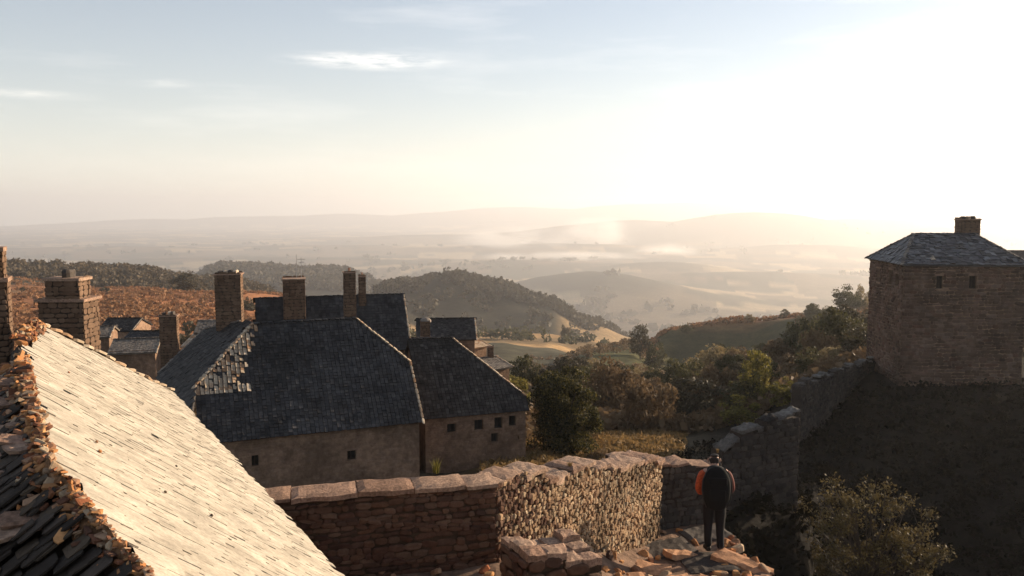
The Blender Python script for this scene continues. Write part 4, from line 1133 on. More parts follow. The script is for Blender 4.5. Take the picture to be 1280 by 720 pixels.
# a jumble of small roofs behind
gable_roof_house(505, 452, 556, 452, 50.5, 4.0, .55, 'small brown-gabled outhouse squeezed between the big roof and the lower house', 3.0, [], M['slate_brown'], az=96)
gable_roof_house(556, 450, 588, 441, 56, 3.4, .22, 'little shed with a pale sunlit slab roof behind the lower house', 2.6, [], M['slate_light'], az=44)
gable_roof_house(520, 428, 596, 424, 62, 5.0, .50, 'long low house with a dark roof and a small domed chimney', 3.0, [], M['slate_brown'], az=84)
gable_roof_house(590, 441, 612, 432, 66, 3.6, .30, 'small house with a faded pinkish slate roof, left of the stubby dark chimney', 3.0, [], M['hip'], az=42)
gable_roof_house(606, 467, 641, 458, 57, 3.6, .26, 'low outbuilding with a blue-grey roof above the sloping verge of the lower house', 3.0, [], M['slate_light'], az=48)
# left: low half-ruined houses behind the pale roof
gable_roof_house(117, 424, 138, 421, 66, 4.0, .30, 'tiny reddish-walled hut right beside the broad dark chimney', 3.0, [], M['slate_light'], az=75)
gable_roof_house(134, 449, 196, 440, 60, 4.6, .30, 'low ruined house with a rough sunlit roof left of the slim chimney', 3.0, [], M['slate_light'], az=76)
gable_roof_house(150, 428, 200, 428, 72, 4.0, .35, 'flat-looking dark-roofed house farther back on the left', 3.0, [], M['slate'], az=92)
gable_roof_house(120, 412, 165, 414, 84, 5.0, .40, 'dark mound-like barn at the foot of the russet hillside', 3.0, [], M['slate_brown'], az=90)
gable_roof_house(242, 418, 276, 416, 52, 3.2, .35, 'small grey shed tucked beside the tall four-topped chimney', 3.0, [], M['slate_light'], az=80)
gable_roof_house(226, 430, 262, 434, 62, 4.0, .4, 'low pinkish ruin just right of the slim chimney', 3.0, [], M['hip'], az=100)

# chimneys of the village
chimney(271, 305, 343, 412, 43.5, 'tallest village chimney with a crown of broken stones beside the pale hip', .8, az=rad(80), pots=4, sz=(.14, .2, .2, .45))
chimney(353, 384, 349, 402, 46.5, 'square chimney carrying two thin antenna rods', .9, az=rad(76), pots=0, sz=(.14, .2, .2, .45))
chimney(429, 446, 341, 398, 43.3, 'slender reddish chimney on the right end of the big roof ridge', .9, az=rad(74), pots=1, pot_kind='pot', sz=(.12, .17, .18, .35))
chimney(448, 458, 346, 382, 50, 'short chimney half hidden behind the slender reddish one', .9, az=rad(74), pots=1, pot_kind='pot', sz=(.14, .2, .2, .4))
chimney(202, 225, 395, 462, 47.0, 'slim free-standing chimney at the left edge of the big shaded roof', .85, az=rad(78), pots=3, sz=(.12, .18, .2, .4))
c6 = chimney(525, 538, 403, 428, 60, 'small chimney under a rounded pale cap, right of the sharp gable', .9, az=rad(80), pots=0, sz=(.14, .2, .2, .4), cap=False)
g = Geo(); cc = at(531.5, 403, 60); g.tube([cc + Vector((0, .3, -.02)), cc + Vector((0, .3, .12)), cc + Vector((0, .3, .26)), cc + Vector((0, .3, .33))], [.40, .40, .28, .06], 10); g.part('domed_cap', M['slate_light'], c6)
chimney(609, 617, 434, 447, 58, 'stubby dark chimney among the small roofs', .9, az=rad(80), pots=0, sz=(.14, .2, .2, .4))
def antenna():
    p = at(371, 347, 46.7); r = empty('antenna', p, 'two thin antenna rods with short crossbars on top of the square chimney', 'antenna')
    Geo().tube([p, p + UP * 1.28], [.022, .014], 6).part('mast', M['metal'], r)
    q = p + hu * .25
    Geo().tube([q, q + UP * 1.1], [.022, .014], 6).part('mast', M['metal'], r)
    for k, (w, h) in enumerate(((.22, 1.0), (.14, .82), (.1, .64))):
        c_ = q + UP * h; Geo().tube([c_ - hu * w, c_ + hu * w], [.013, .013], 5).part('crossbar', M['metal'], r)
    c_ = p + UP * .5; Geo().tube([c_, q + UP * .5], [.012, .012], 5).part('crossbar', M['metal'], r)
antenna()

# ------------------------------------------------------------------ the tower on the right
def tower():
    Y0 = 50.0
    f = 97.0; u = azv(f); n = Vector((u.y, -u.x, 0)); v = -n
    P = at(1130, 329, Y0)                       # near left corner at the eave
    W, D, Hh = 6.8, 6.7, 8.6
    root = empty('stone_tower', (P.x + 3.5, P.y + 3.5, P.z - Hh), 'square stone watchtower with a hipped slate roof at the right edge', 'tower')
    O = sw(P, P.z - Hh)
    def conv(px, py):
        d = at(px, py, 1.0); k = O.dot(n) / d.dot(n); q = d * k - O; return q.dot(u), q.z
    ops = []
    for b_ in ((1170, 345, 1179, 361), (1211, 345, 1221, 361)):
        a = conv(b_[0], b_[3]); b = conv(b_[2], b_[1]); ops.append((a[0], a[1], b[0], b[1]))
    # left side
    O2 = O + v * D
    def conv2(px, py):
        d = at(px, py, 1.0); k = O2.dot(-u) / d.dot(-u); q = d * k - O2; return q.dot(-v), q.z
    ops2 = []
    for b_ in ((1096, 336, 1101, 352), (1111, 338, 1116, 355), (1119, 343, 1124, 357)):
        a = conv2(b_[0], b_[3]); b = conv2(b_[2], b_[1]); ops2.append((a[0], a[1], b[0], b[1]))
    g = Geo(); wall_panel(g, O, u, n, W, Hh, .5, ops); wall_panel(g, O2, -v, -u, D, Hh, .48, ops2)
    wall_panel(g, O + u * W, v, u, D, Hh, .48, []); wall_panel(g, O + u * W + v * D, -u, v, W, Hh, .48, [])
    g.part('wall', M['house_stone'], root)
    emit(masonry(O, u, n, W, Hh - .02, (.10, .24), (.12, .55), .06, skip=ops, wob=.03, joint=.004, irr=.07, dv=.6), STONES, 'stonework', M['tower_stone'], root, 0, 'stonework')
    emit(masonry(O2, -v, -u, D, Hh - .02, (.10, .22), (.12, .45), .06, skip=ops2, wob=.03, joint=.004, irr=.07, dv=.6), STONES, 'stonework', M['tower_stone'], root, 0, 'stonework')
    emit(masonry(O + u * W, v, u, D, Hh - .02, (.14, .24), (.2, .5), .06), STONES, 'stonework', M['tower_stone'], root, 0, 'stonework')
    for o_ in ops: window_part(root, O, u, n, *o_)
    for o_ in ops2: window_part(root, O2, -v, -u, *o_)
    # roof: hipped, with a short ridge
    e = .13; E = lambda a, b, z=0: P + u * a + v * b + UP * z
    c00, c10, c11, c01 = E(-e, -e, -.05), E(W + e, -e, -.05), E(W + e, D + e, -.05), E(-e, D + e, -.05)
    rl, rr = E(1.6, D / 2, 1.62), E(5.15, D / 2, 1.62)
    rm = M['slate_tower']
    roof_plane([c00, c10, rr, rl], .12, rm, root, .30, .28, u, tile_thick=.035, jit=.09)
    roof_plane([c10, c11, rr], .12, rm, root, .30, .28, v, tile_thick=.035, jit=.06)
    roof_plane([c11, c01, rl, rr], .12, rm, root, .30, .28, -u, tile_thick=.035, jit=.06)
    roof_plane([c01, c00, rl], .12, rm, root, .30, .28, -v, tile_thick=.035, jit=.06)
    edge_tiles(rl, rr, rm, root, .26, .34, .08, 'ridge_tiles')
    for a, b in ((rl, c00), (rr, c10), (rl, c01), (rr, c11)): edge_tiles(a, b, M['slate_light'], root, .2, .3, .06, 'hip_tiles', .05)
m_ = stone_mat('mottled_tower_slate', [(0.045, 0.042, 0.042), (0.085, 0.08, 0.08), (0.033, 0.031, 0.032), (0.17, 0.165, 0.165), (0.055, 0.05, 0.05)], 5, 0.5, 0.02)
M['slate_tower'] = m_; m_.node_tree.nodes['Principled BSDF'].inputs['Specular IOR Level'].default_value = 0.2
tower()
chimney(1196, 1220, 275, 310, 53.6, 'round-shouldered chimney on the ridge of the square tower', .9, az=rad(95), pots=3, sz=(.12, .2, .2, .4))
gable_roof_house(1271, 333, 1330, 333, 110, 8, .45, 'hazy far house roof showing beyond the right side of the tower', 6.0, [], M['slate_brown'], az=95)
# sunlit heap just right of the tower foot
def curtain():
    pts = [at(903, 570, 24.2), at(926, 549, 24.5), at(958, 533, 24.9), at(1000, 509, 25.5), None, at(1002, 481, 43.0), at(1047, 465, 48.0), at(1094, 449, 55.0)]
    root = empty('curtain_wall', (pts[3].x, pts[3].y, -13), 'ruinous curtain wall climbing from the parapet up to the square tower', 'wall')
    for i in range(len(pts) - 1):
        a, b = pts[i], pts[i + 1]
        if a is None or b is None: continue
        d = Vector((b.x - a.x, b.y - a.y, 0)); L = d.length; d.normalize(); n = Vector((d.y, -d.x, 0)); zb = -17.0
        def zt(x, a=a, b=b, L=L, i=i): return a.z + (b.z - a.z) * min(1, x / L) + .12 * math.sin(x * 2.3 + i) + .07 * math.sin(x * 6.1)
        g = Geo(); k = max(2, int(L / .45))
        for q in range(k):
            xa, xb = L * q / k, L * (q + 1) / k
            g.box(sw(a, 0), d, UP, -n, xa, xb, zb, zt((xa + xb) / 2) - .1 + .001 * (q % 2), .001 * (q % 2), .5 - .001 * (q % 2))
        g.part('core', M['mortar_dark'], root)
        emit(masonry(sw(a, zb + 2), d, n, L, 12, (.12, .2), (.14, .4), .06, joint=.003, irr=.08, dv=.5, top=lambda x: zt(x) - zb - 2 - .05), STONES, 'stone_facing', M['curtain_stone'], root, 0, 'stone_facing')
        emit(masonry(sw(b, zb + 2) - n * .5, -d, -n, L, 12, (.16, .26), (.2, .55), .08, top=lambda x: zt(L - x) - zb - 2 - .05), STONES, 'stone_facing', M['grey_stone'], root, 0, 'stone_facing')
        x = 0
        while x < L:
            l_ = random.uniform(.25, .7)
            if random.random() < .93:
                slab_coping(root, sw(a, zt(x + l_ / 2) - .02) + d * (x + l_ / 2) - n * random.uniform(.2, .3), (d + UP * ((b.z - a.z) / L + random.gauss(0, .08))).normalized(), -n, l_, random.uniform(.4, .6), random.uniform(.06, .12), .035, M['coping_grey'] if random.random() < .55 else M['curtain_stone'])
            x += l_
M['curtain_stone'] = stone_mat('dark_curtain_stone', [(0.055, 0.045, 0.038), (0.085, 0.068, 0.056), (0.04, 0.034, 0.03)], 5, 0.95, 0.03)
M['coping_grey'] = stone_mat('grey_coping', [(0.15, 0.13, 0.11), (0.10, 0.085, 0.072), (0.20, 0.18, 0.155)], 6, 0.92, 0.05, 1.0, 0.85)
curtain()
# ------------------------------------------------------------------ trees, bushes, scrub
def leaf_cloud(centres, radii, per, size, rs, flat=0.75, elong=1.5, shell=0.55):
    """leaf-sized faces spread through clumps; returns verts, quads"""
    V, c = [], 0
    N = len(centres)
    idx = rs.integers(0, N, N * per); n = len(idx)
    d = rs.normal(size=(n, 3)); d /= np.linalg.norm(d, axis=1)[:, None]
    rr = radii[idx] * (shell + (1 - shell) * rs.random(n)) * np.where(rs.random(n) < .12, 1.22, 1.0)
    p = centres[idx] + d * rr[:, None] * np.array([1, 1, flat])
    a = rs.normal(size=(n, 3)) + d * .2; a /= np.linalg.norm(a, axis=1)[:, None]
    b = np.cross(a, rs.normal(size=(n, 3))); b /= np.linalg.norm(b, axis=1)[:, None]
    s = size * (0.6 + 0.8 * rs.random(n)); a *= (s * elong / 2)[:, None]; b *= (s / 2)[:, None]
    q = np.stack([p - a, p - b * 0.9 + a * .1, p + a, p + b * 0.9 + a * .1], 1).reshape(-1, 3)
    f = np.arange(n * 4).reshape(-1, 4)
    return q, f
def crown_centres(rs, n, rx, rz, z0, hollow=0.35, lean=0.0):
    pts = []
    while len(pts) < n:
        p = rs.normal(size=3); p /= np.linalg.norm(p); r = hollow + (1 - hollow) * rs.random() ** .6
        q = p * r; q[2] = q[2] * (1 if q[2] > 0 else .8)
        pts.append([q[0] * rx * (1 + .2 * rs.normal()), q[1] * rx, z0 + q[2] * rz + lean * q[0]])
    return np.array(pts)
def trunk_geo(geo, h, r, centres, nl, rs):
    k = 5; pts = [Vector((.04 * h * math.sin(i * 1.3), .03 * h * math.cos(i * 1.7) - .03 * h, h * i / k)) for i in range(k + 1)]
    geo.tube(pts, [r * (1 - .62 * i / k) * (1.5 if i == 0 else 1) for i in range(k + 1)], 7)
    for i in rs.choice(len(centres), min(nl, len(centres)), replace=False):
        c_ = Vector(centres[i]); j = int(rs.integers(1, k)); s = pts[j]; m = s.lerp(c_, .5) + Vector((0, 0, -.06 * h))
        geo.tube([s, m, s.lerp(c_, .96)], [r * .42, r * .24, r * .08], 4)
TREES = {}
M['leaf_dusk'] = leaf_mat('sparse_autumn_leaves', [(0.075, 0.055, 0.024), (0.12, 0.09, 0.038), (0.19, 0.15, 0.07)], 0.3)
M['leaf_wood'] = leaf_mat('bare_brown_woodland', [(0.06, 0.046, 0.03), (0.10, 0.076, 0.045), (0.15, 0.11, 0.065)], 0.2)
M['leaf_shadow'] = leaf_mat('shadow_scrub_leaves', [(0.009, 0.008, 0.006), (0.014, 0.012, 0.008), (0.020, 0.017, 0.011)], 0.1, 1.0)  # leaves for the castle slope, its shadow put into their colour
M['leaf_shadow'].node_tree.nodes['Principled BSDF'].inputs['Specular IOR Level'].default_value = 0.0
def tree_proto(key, rx, rz, h_trunk, r_trunk, ncl, clr, per, size, mat, seed, limbs=10, elong=1.5, flat=.75, z0=None, name='crown', shell=.5):
    rs = np.random.default_rng(seed)
    z0 = h_trunk + rz * .55 if z0 is None else z0
    cen = crown_centres(rs, ncl, rx, rz, z0); rad_ = clr * (.65 + .7 * rs.random(ncl))
    v, f = leaf_cloud(cen, rad_, per, size, rs, flat, elong, shell)
    cm = mesh_np(name, v, f, mat)
    g = Geo(); trunk_geo(g, z0, r_trunk, cen, limbs, rs)
    tm = mesh_of('trunk', g.v, g.f, M['bark'])
    TREES[key] = (cm, tm)
for i in range(4):
    tree_proto(f'leafy{i}', 1.9, 2.0, 1.0, .13, 42, .62, 85, .17, M['leaf_olive'], 100 + i)
    tree_proto(f'yellow{i}', 1.7, 2.3, .9, .12, 38, .55, 75, .16, M['leaf_yellow'], 120 + i)
    tree_proto(f'brown{i}', 2.0, 1.5, .5, .11, 40, .66, 95, .13, M['leaf_brown'], 140 + i, 14, 2.6, .8)
    tree_proto(f'grey{i}', 1.9, 2.0, 1.0, .13, 40, .64, 70, .18, M['leaf_grey'], 160 + i)
    tree_proto(f'dark{i}', 1.9, 1.8, .8, .12, 34, .6, 60, .16, M['leaf_shadow'], 220 + i)
    tree_proto(f'pale{i}', 1.9, 1.7, .6, .12, 36, .60, 75, .15, M['leaf_pale'], 180 + i, 12, 2.0)
def plant(kind, x, y, s, label, cat, group=None, name='tree', sz=None, sink=.15, z=None):
    cm, tm = TREES[kind]
    z = gz(x, y) - sink if z is None else z
    r = empty(name, (x, y, z), label, cat, group, random.uniform(0, 6.28))
    r.scale = (s, s, s * (sz or random.uniform(.85, 1.15)))
    o = link('trunk', tm, r); o2 = link('crown', cm, r)
    return r
def xy(px, Y): return (at(px, 262, Y).x, Y)

# the big dark bushy tree in front of the houses
def big_tree():
    rs = np.random.default_rng(5)
    base = at(706, 583, 47.5); base.z = gz(base.x, 47.5) - .1; H = zat(455, 47.5) - base.z
    r = empty('tree', base, 'dense dark green tree with gold-lit leaves right of the lower house', 'tree')
    cen = crown_centres(rs, 140, 1.95, H * .47, H * .53, .25); k = np.abs(cen[:, 2] - H * .5) / (H * .5)
    rad_ = .46 * (.6 + .7 * rs.random(140))
    v, f = leaf_cloud(cen, rad_, 230, .085, rs, .85, 1.5, .35)
    low = crown_centres(rs, 60, 2.1, H * .2, H * .2, .3); v2, f2 = leaf_cloud(low, np.full(60, .45), 160, .085, rs, .8, 1.5, .35)
    link('crown', mesh_np('crown', np.vstack([v, v2]), np.vstack([f, f2 + len(v)]), M['leaf_green']), r)
    g = Geo(); trunk_geo(g, H * .6, .16, cen, 26, rs); link('trunk', mesh_of('trunk', g.v, g.f, M['bark']), r)
big_tree()
# the airy tree in the ravine at the lower right
def ravine_tree():
    rs = np.random.default_rng(11); Y = 24.0
    b = at(1085, 720, Y); base = Vector((b.x, Y, gz(b.x, Y) - .1)); top = zat(588, Y); H = top - base.z
    r = empty('tree', base, 'airy twiggy tree with pale leaves rising out of the dark ravine, lower right', 'tree')
    n = 95; cen = []
    while len(cen) < n:
        a = rs.uniform(-1, 1); e = rs.uniform(0, 1); yy = rs.uniform(-1, 1)
        zz = e; wid = math.sqrt(max(0.02, 1 - (zz * 1.02 - .12) ** 2)) if zz < .55 else 1.0 * (1 - (zz - .55) / .55) + .12
        if abs(a) > wid or abs(yy) > wid: continue
        cen.append([a * 1.75 * (1 + .1 * rs.normal()), yy * 1.5, H - 3.5 + zz * 3.4])
    cen = np.array(cen); rad_ = .34 * (.6 + .7 * rs.random(n))
    v, f = leaf_cloud(cen, rad_, 105, .052, rs, .9, 1.7, .15)
    link('crown', mesh_np('crown', v, f, M['leaf_dusk']), r)
    g = Geo(); tp = Vector((0, 0, H - 3.4))
    g.tube([Vector((0, 0, 0)), Vector((.1, .05, H * .3)), tp], [.14, .11, .08], 7)
    for c_ in cen:
        c_ = Vector(c_); m = tp.lerp(c_, .5) + Vector((rs.normal() * .1, rs.normal() * .1, -.12))
        g.tube([tp, m, c_], [.045, .022, .007], 4)
        for q in range(5):
            e = c_ + Vector(rs.normal(size=3)) * .22; g.tube([m.lerp(c_, .6), e], [.010, .003], 3)
    link('trunk', mesh_of('trunk', g.v, g.f, M['bark']), r)
ravine_tree()

# single trees and bushes one can point at
def put(kind, px, pyb, Y, wpx, label, cat='tree', name='tree', hpx=None, group=None):
    x, y = xy(px, Y); base_w = {'l': 4.6, 'y': 4.2, 'b': 5.0, 'g': 4.6, 'p': 4.5}[kind[0]]
    base_h = {'l': 4.3, 'y': 4.7, 'b': 3.1, 'g': 4.3, 'p': 3.6}[kind[0]]
    s = wpx / F * Y / base_w; sz = (hpx / F * Y / base_h / s) if hpx else None
    return plant(kind, x, y, s, label, cat, group, name, sz)
put('brown0', 815, 565, 60, 82, 'rounded brown bush just beyond the sunlit end of the parapet', 'bush', 'bush', 72)
put('brown1', 765, 560, 72, 90, 'broad brown bush right behind the big dark tree', 'bush', 'bush', 74)
put('grey1', 872, 570, 66, 95, 'dark domed bush with a lit brown top left of the curtain wall', 'bush', 'bush', 62)
put('brown2', 905, 540, 70, 90, 'brown-topped thicket bush above the broken curtain coping', 'bush', 'bush', 60)
put('yellow0', 957, 490, 62, 58, 'tall yellow-green tree standing above the curtain wall', 'tree', 'tree', 88)
put('yellow1', 930, 505, 58, 66, 'low bright yellow bush at the foot of the tall yellow-green tree', 'bush', 'bush', 44)
put('yellow2', 985, 500, 57, 44, 'small yellowing bush right behind the step in the curtain wall', 'bush', 'bush', 40)
put('pale0', 898, 470, 105, 72, 'pale silvery bush halfway up the right-hand hill', 'bush', 'bush', 48)
put('leafy0', 1010, 450, 92, 60, 'dark olive tree halfway between yellow tree and tower', 'tree', 'tree', 62)
put('grey2', 1060, 440, 95, 80, 'large dark tree beside the left wall of the tower', 'tree', 'tree', 66)
put('brown3', 1030, 470, 75, 62, 'brownish tree above the rising curtain wall', 'tree', 'tree', 56)
put('grey0', 803, 450, 190, 30, 'slender dark tree, left one of a pair on the hill shoulder', 'tree', 'tree', 50)
put('leafy1', 822, 452, 185, 32, 'rounder dark tree, right one of a pair on the hill shoulder', 'tree', 'tree', 42)
put('grey3', 708, 444, 420, 15, 'lone dark tree standing in the fields', 'tree', 'tree', 25)
put('leafy2', 1062, 392, 235, 40, 'bushy tree on the hill crest left of the tower', 'tree', 'tree', 36)
put('pale1', 1082, 392, 238, 22, 'thin pale tree on the crest touching the tower outline', 'tree', 'tree', 36)
put('pale2', 940, 388, 245, 16, 'tiny bush on the crest above the shaded hollow', 'bush', 'bush', 12)
put('grey1', 985, 388, 245, 14, 'tiny round bush on the russet part of the crest', 'bush', 'bush', 12)
put('leafy3', 862, 392, 240, 20, 'tiny dark bush at the left end of the crest', 'bush', 'bush', 12)
put('yellow3', 640, 505, 66, 52, 'yellow-green bushy tree touching the sloping verge of the lower house', 'tree', 'tree', 66)
put('brown0', 612, 462, 88, 40, 'reddish brown tree behind the small roofs', 'tree', 'tree', 44)
put('leafy0', 655, 470, 96, 44, 'olive tree behind the yellow-green one near the houses', 'tree', 'tree', 46)
put('yellow1', 545, 600, 33, 24, 'small bright bush at the foot of the big house wall', 'bush', 'bush', 22)
put('pale3', 885, 600, 19.5, 10, 'tiny dry shrub by the end of the parapet', 'shrub', 'shrub', 10)
put('yellow2', 728, 590, 40, 44, 'low golden bush at the foot of the big dark tree', 'bush', 'bush', 30)
put('brown1', 752, 580, 46, 44, 'low dry bush in the sunlit grass beside the parapet', 'bush', 'bush', 20)
put('grey2', 232, 366, 300, 46, 'dark green bush patch on top of the russet hillside', 'bush', 'bush', 26)
# hillside thicket on the right: many alike
spots = []
def free(x, y, d): return all((x - a) ** 2 + (y - b) ** 2 > (d + c_) ** 2 * .25 for a, b, c_ in spots)
lab = {'near': ('bushy tree in the thicket on the near hillside', 'trees of the near hillside thicket'),
       'mid': ('small tree on the far part of the right hillside', 'small trees on the right hill')}
rr_ = random.Random(3); n_ = 0
kinds = ['leafy', 'brown', 'grey', 'grey', 'leafy', 'pale', 'brown']
for tries in range(5000):
    Y = math.exp(rr_.uniform(math.log(62), math.log(240))); px = rr_.uniform(690, 1110)
    if Y < 75 and px < 860: continue
    if px < 1000 and Y > 118: continue
    sx, sy = xy(px, Y); w = rr_.uniform(2.6, 5.2)
    py = 262 - gz(sx, sy) / Y * F
    # leave the smooth shaded hollow below the crest bare
    if 830 < px < 1000 and 145 < Y < 240: continue
    if not free(sx, sy, w * (1.25 if Y < 130 else 1.6)): continue
    spots.append((sx, sy, w)); k = rr_.choice(kinds) + str(rr_.randrange(4)); key = 'near' if Y < 120 else 'mid'
    tone = {'leafy': 'olive green', 'brown': 'brown twiggy', 'grey': 'grey green', 'pale': 'pale ochre', 'yellow': 'yellow'}[k[:-1]]
    where = ('behind the big dark tree' if px < 770 else 'above the parapet corner' if px < 860 else 'over the lower curtain wall' if px < 930 else 'left of the yellow-green tree' if px < 975 else 'between yellow-green tree and tower' if px < 1040 else 'close to the tower wall')
    dist = 'low down' if Y < 85 else 'halfway up' if Y < 130 else 'high up' if Y < 185 else 'just under the crest'
    big = 'small' if w < 3.4 else 'medium' if w < 4.4 else 'large'
    plant(k, sx, sy, w / 4.6, f'{big} {tone} tree {dist} {where}', 'tree', lab[key][1]); n_ += 1
    if n_ >= 200: break
# shrubs in the dark ravine
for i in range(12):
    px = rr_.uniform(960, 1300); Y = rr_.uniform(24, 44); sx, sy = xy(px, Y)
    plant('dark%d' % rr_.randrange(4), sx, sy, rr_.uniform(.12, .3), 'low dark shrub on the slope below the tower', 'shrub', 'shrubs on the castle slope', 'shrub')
for i in range(10):  # cover for the unseen hill that was added to cast shade
    x = rr_.uniform(45, 75); y = rr_.uniform(35, 62)
    if x / y < .72: continue
    plant('grey%d' % rr_.randrange(4), x, y, rr_.uniform(.7, 1.1), 'tree on the added, unseen hill beyond the right edge', 'tree', 'trees on the added unseen hill')

ORD = ['leftmost', 'second from left', 'third from left', 'fourth from left', 'fifth from left', 'sixth from left', 'seventh from left', 'eighth from left', 'ninth from left', 'tenth from left', 'eleventh from left', 'rightmost']
def rank_labels(groups):
    by = {}
    for o in list(C.objects):
        if o.get('group') in groups: by.setdefault(o['label'], []).append(o)
    for lb, os_ in by.items():
        if len(os_) < 2: continue
        os_.sort(key=lambda o: o.location.x / max(o.location.y, 1))
        for i, o in enumerate(os_[:12]):
            w_ = 'rightmost' if i == len(os_) - 1 else ORD[i]
            o['label'] = f'{w_} {lb}' if i in (0, len(os_) - 1) else f'{lb}, {w_}'
rank_labels(('trees of the near hillside thicket', 'small trees on the right hill', 'shrubs on the castle slope', 'trees on the added unseen hill'))
# ---- masses nobody could count
def scrub(name, label, n, gen, mat, per, size, wh, seed, elong=1.6):
    rs = np.random.default_rng(seed); X, Y = gen(rs, n)
    Z = height(X, Y); m = len(X); k = per
    w = wh[0] * (.6 + .8 * rs.random(m)); h = wh[1] * (.6 + .8 * rs.random(m))
    d = rs.normal(size=(m, k, 3)); d /= np.linalg.norm(d, axis=2)[..., None]; d *= (.45 + .55 * rs.random((m, k)))[..., None]
    P = np.stack([X[:, None] + d[..., 0] * w[:, None] / 2, Y[:, None] + d[..., 1] * w[:, None] / 2, Z[:, None] + h[:, None] * (.5 + d[..., 2] * .5)], -1).reshape(-1, 3)
    N_ = len(P); a = rs.normal(size=(N_, 3)); a /= np.linalg.norm(a, axis=1)[:, None]
    b = np.cross(a, rs.normal(size=(N_, 3))); b /= np.linalg.norm(b, axis=1)[:, None]
    s = size * (.6 + .8 * rs.random(N_)) * np.repeat(w / wh[0], k)
    a *= (s * elong / 2)[:, None]; b *= (s / 2)[:, None]
    q = np.stack([P - a, P - b, P + a, P + b], 1).reshape(-1, 3)
    o = link(name, mesh_np(name, q, np.arange(N_ * 4).reshape(-1, 4), mat)); tag(o, label, kind='stuff')
    return o
def band(px0, px1, y0, y1, dens=None, logy=True):
    def gen(rs, n):
        px = rs.uniform(px0, px1, n); Y = np.exp(rs.uniform(math.log(y0), math.log(y1), n)) if logy else rs.uniform(y0, y1, n)
        X = (px - 640) / F * Y
        if dens is not None:
            k = dens(X, Y, px) > rs.random(n); X, Y = X[k], Y[k]
        return X, Y
    return gen
nz_ = lambda s, a, b, seed: (lambda X, Y, px: smooth01(fbm(X / s, Y / s, seed, 3), a, b))
scrub('russet_scrub', 'russet bracken and heath covering the left plateau', 8500, band(-260, 500, 85, 400, nz_(30, -.5, .1, 31), False), M['leaf_russet'], 16, .5, (2.0, .9), 1)
scrub('scrub_bushes', 'darker low bushes dotted over the russet plateau', 500, band(-260, 520, 80, 400, nz_(40, 0, .4, 77), False), M['leaf_grey'], 46, .6, (3.2, 2.0), 2)
scrub('ridge_woods', 'dark woods along the ridge beyond the plateau', 3000, band(-260, 420, 410, 620, lambda X, Y, px: 1 - smooth01(px, 260, 400), False), M['leaf_wood'], 42, 1.2, (6.5, 5), 3)
scrub('far_ridge_woods', 'hazy woods on the next ridge', 2600, band(150, 560, 1150, 1560, None, False), M['leaf_grey'], 16, 4.0, (15, 8), 4)
scrub('hill_woods', 'wooded crown of the middle hill', 3800, band(470, 830, 600, 900, lambda X, Y, px: smooth01(fbm(X / 60, Y / 60, 5, 3), -.55, -.1) * np.where(Y > 705, 1, .05) * (1 - smooth01(px, 690, 760) * (Y < 780) * .95), False), M['leaf_grey'], 36, 1.9, (8, 6.5), 5)
scrub('hedgerow_trees', 'trees and hedges between the fields below the houses', 420, band(480, 760, 300, 600, nz_(45, .12, .3, 19), False), M['leaf_olive'], 40, 1.1, (5, 4.5), 6)
scrub('hillside_brush', 'low brush between the trees of the right hillside', 5200, band(655, 1300, 58, 262, lambda X, Y, px: smooth01(fbm(X / 22, Y / 22, 8, 3), -.5, .1) * (1 - ((px > 825) & (px < 1000) & (Y > 150) & (Y < 243)))), M['leaf_brown'], 22, .34, (1.8, 1.1), 7)
scrub('crest_heath', 'russet heath along the crest of the right hill', 1400, band(800, 1300, 205, 262, lambda X, Y, px: np.where((px > 825) & (px < 1000) & (Y < 243), 0, 1), False), M['leaf_russet'], 14, .5, (1.8, .9), 8)
scrub('dry_grass', 'golden dry grass beside the houses and the parapet', 5200, band(600, 860, 38, 66, None, False), M['grass_dry'], 7, .10, (.35, .28), 9, 4.0)
scrub('valley_woods', 'woods and hedges scattered over the misty valley floor', 2600, band(-300, 1500, 1500, 6500, nz_(380, .1, .35, 87)), M['leaf_grey'], 12, 11.0, (32, 13), 10)
scrub('village_scrub', 'low bushes and rough ground between the houses', 1500, band(60, 660, 52, 96, None, False), M['leaf_brown'], 24, .26, (1.3, .8), 12)
scrub('ravine_scrub', 'dark low growth on the shaded castle slope', 2200, band(850, 1350, 16, 50, None, False), M['leaf_shadow'], 14, .12, (.7, .4), 13)
# tufts on the wall top
def tuft(p, s, label, mat='grass_dry'):
    rs = np.random.default_rng(int(abs(p.x * 100))); r = empty('grass_tuft', p, label, 'grass tuft')
    vs_, f = [], []
    for i in range(60):
        a = rs.uniform(0, 6.28); l_ = s * rs.uniform(.5, 1); d = Vector((math.cos(a), math.sin(a), 0)); sp = rs.uniform(.1, .6) * l_; b0 = d * rs.uniform(0, s * .2); w = d.cross(UP) * .006
        o = len(vs_); vs_ += [b0 - w, b0 + w, b0 + d * sp * .4 + UP * l_ * .6 + w * .7, b0 + d * sp * .4 + UP * l_ * .6 - w * .7, b0 + d * sp + UP * l_]
        f += [(o, o + 1, o + 2, o + 3), (o + 3, o + 2, o + 4)]
    link('blades', mesh_of('blades', vs_, f, M[mat]), r)
tuft(at(545, 591, 12.0), .24, 'bright green-gold tuft growing on the parapet top left of the sunlit stretch', 'leaf_yellow')
tuft(at(712, 585, 13.4), .12, 'small dry tuft on the coping behind the sunlit stretch')
tuft(at(897, 566, 17.3), .10, 'tiny dry tuft above the standing person')

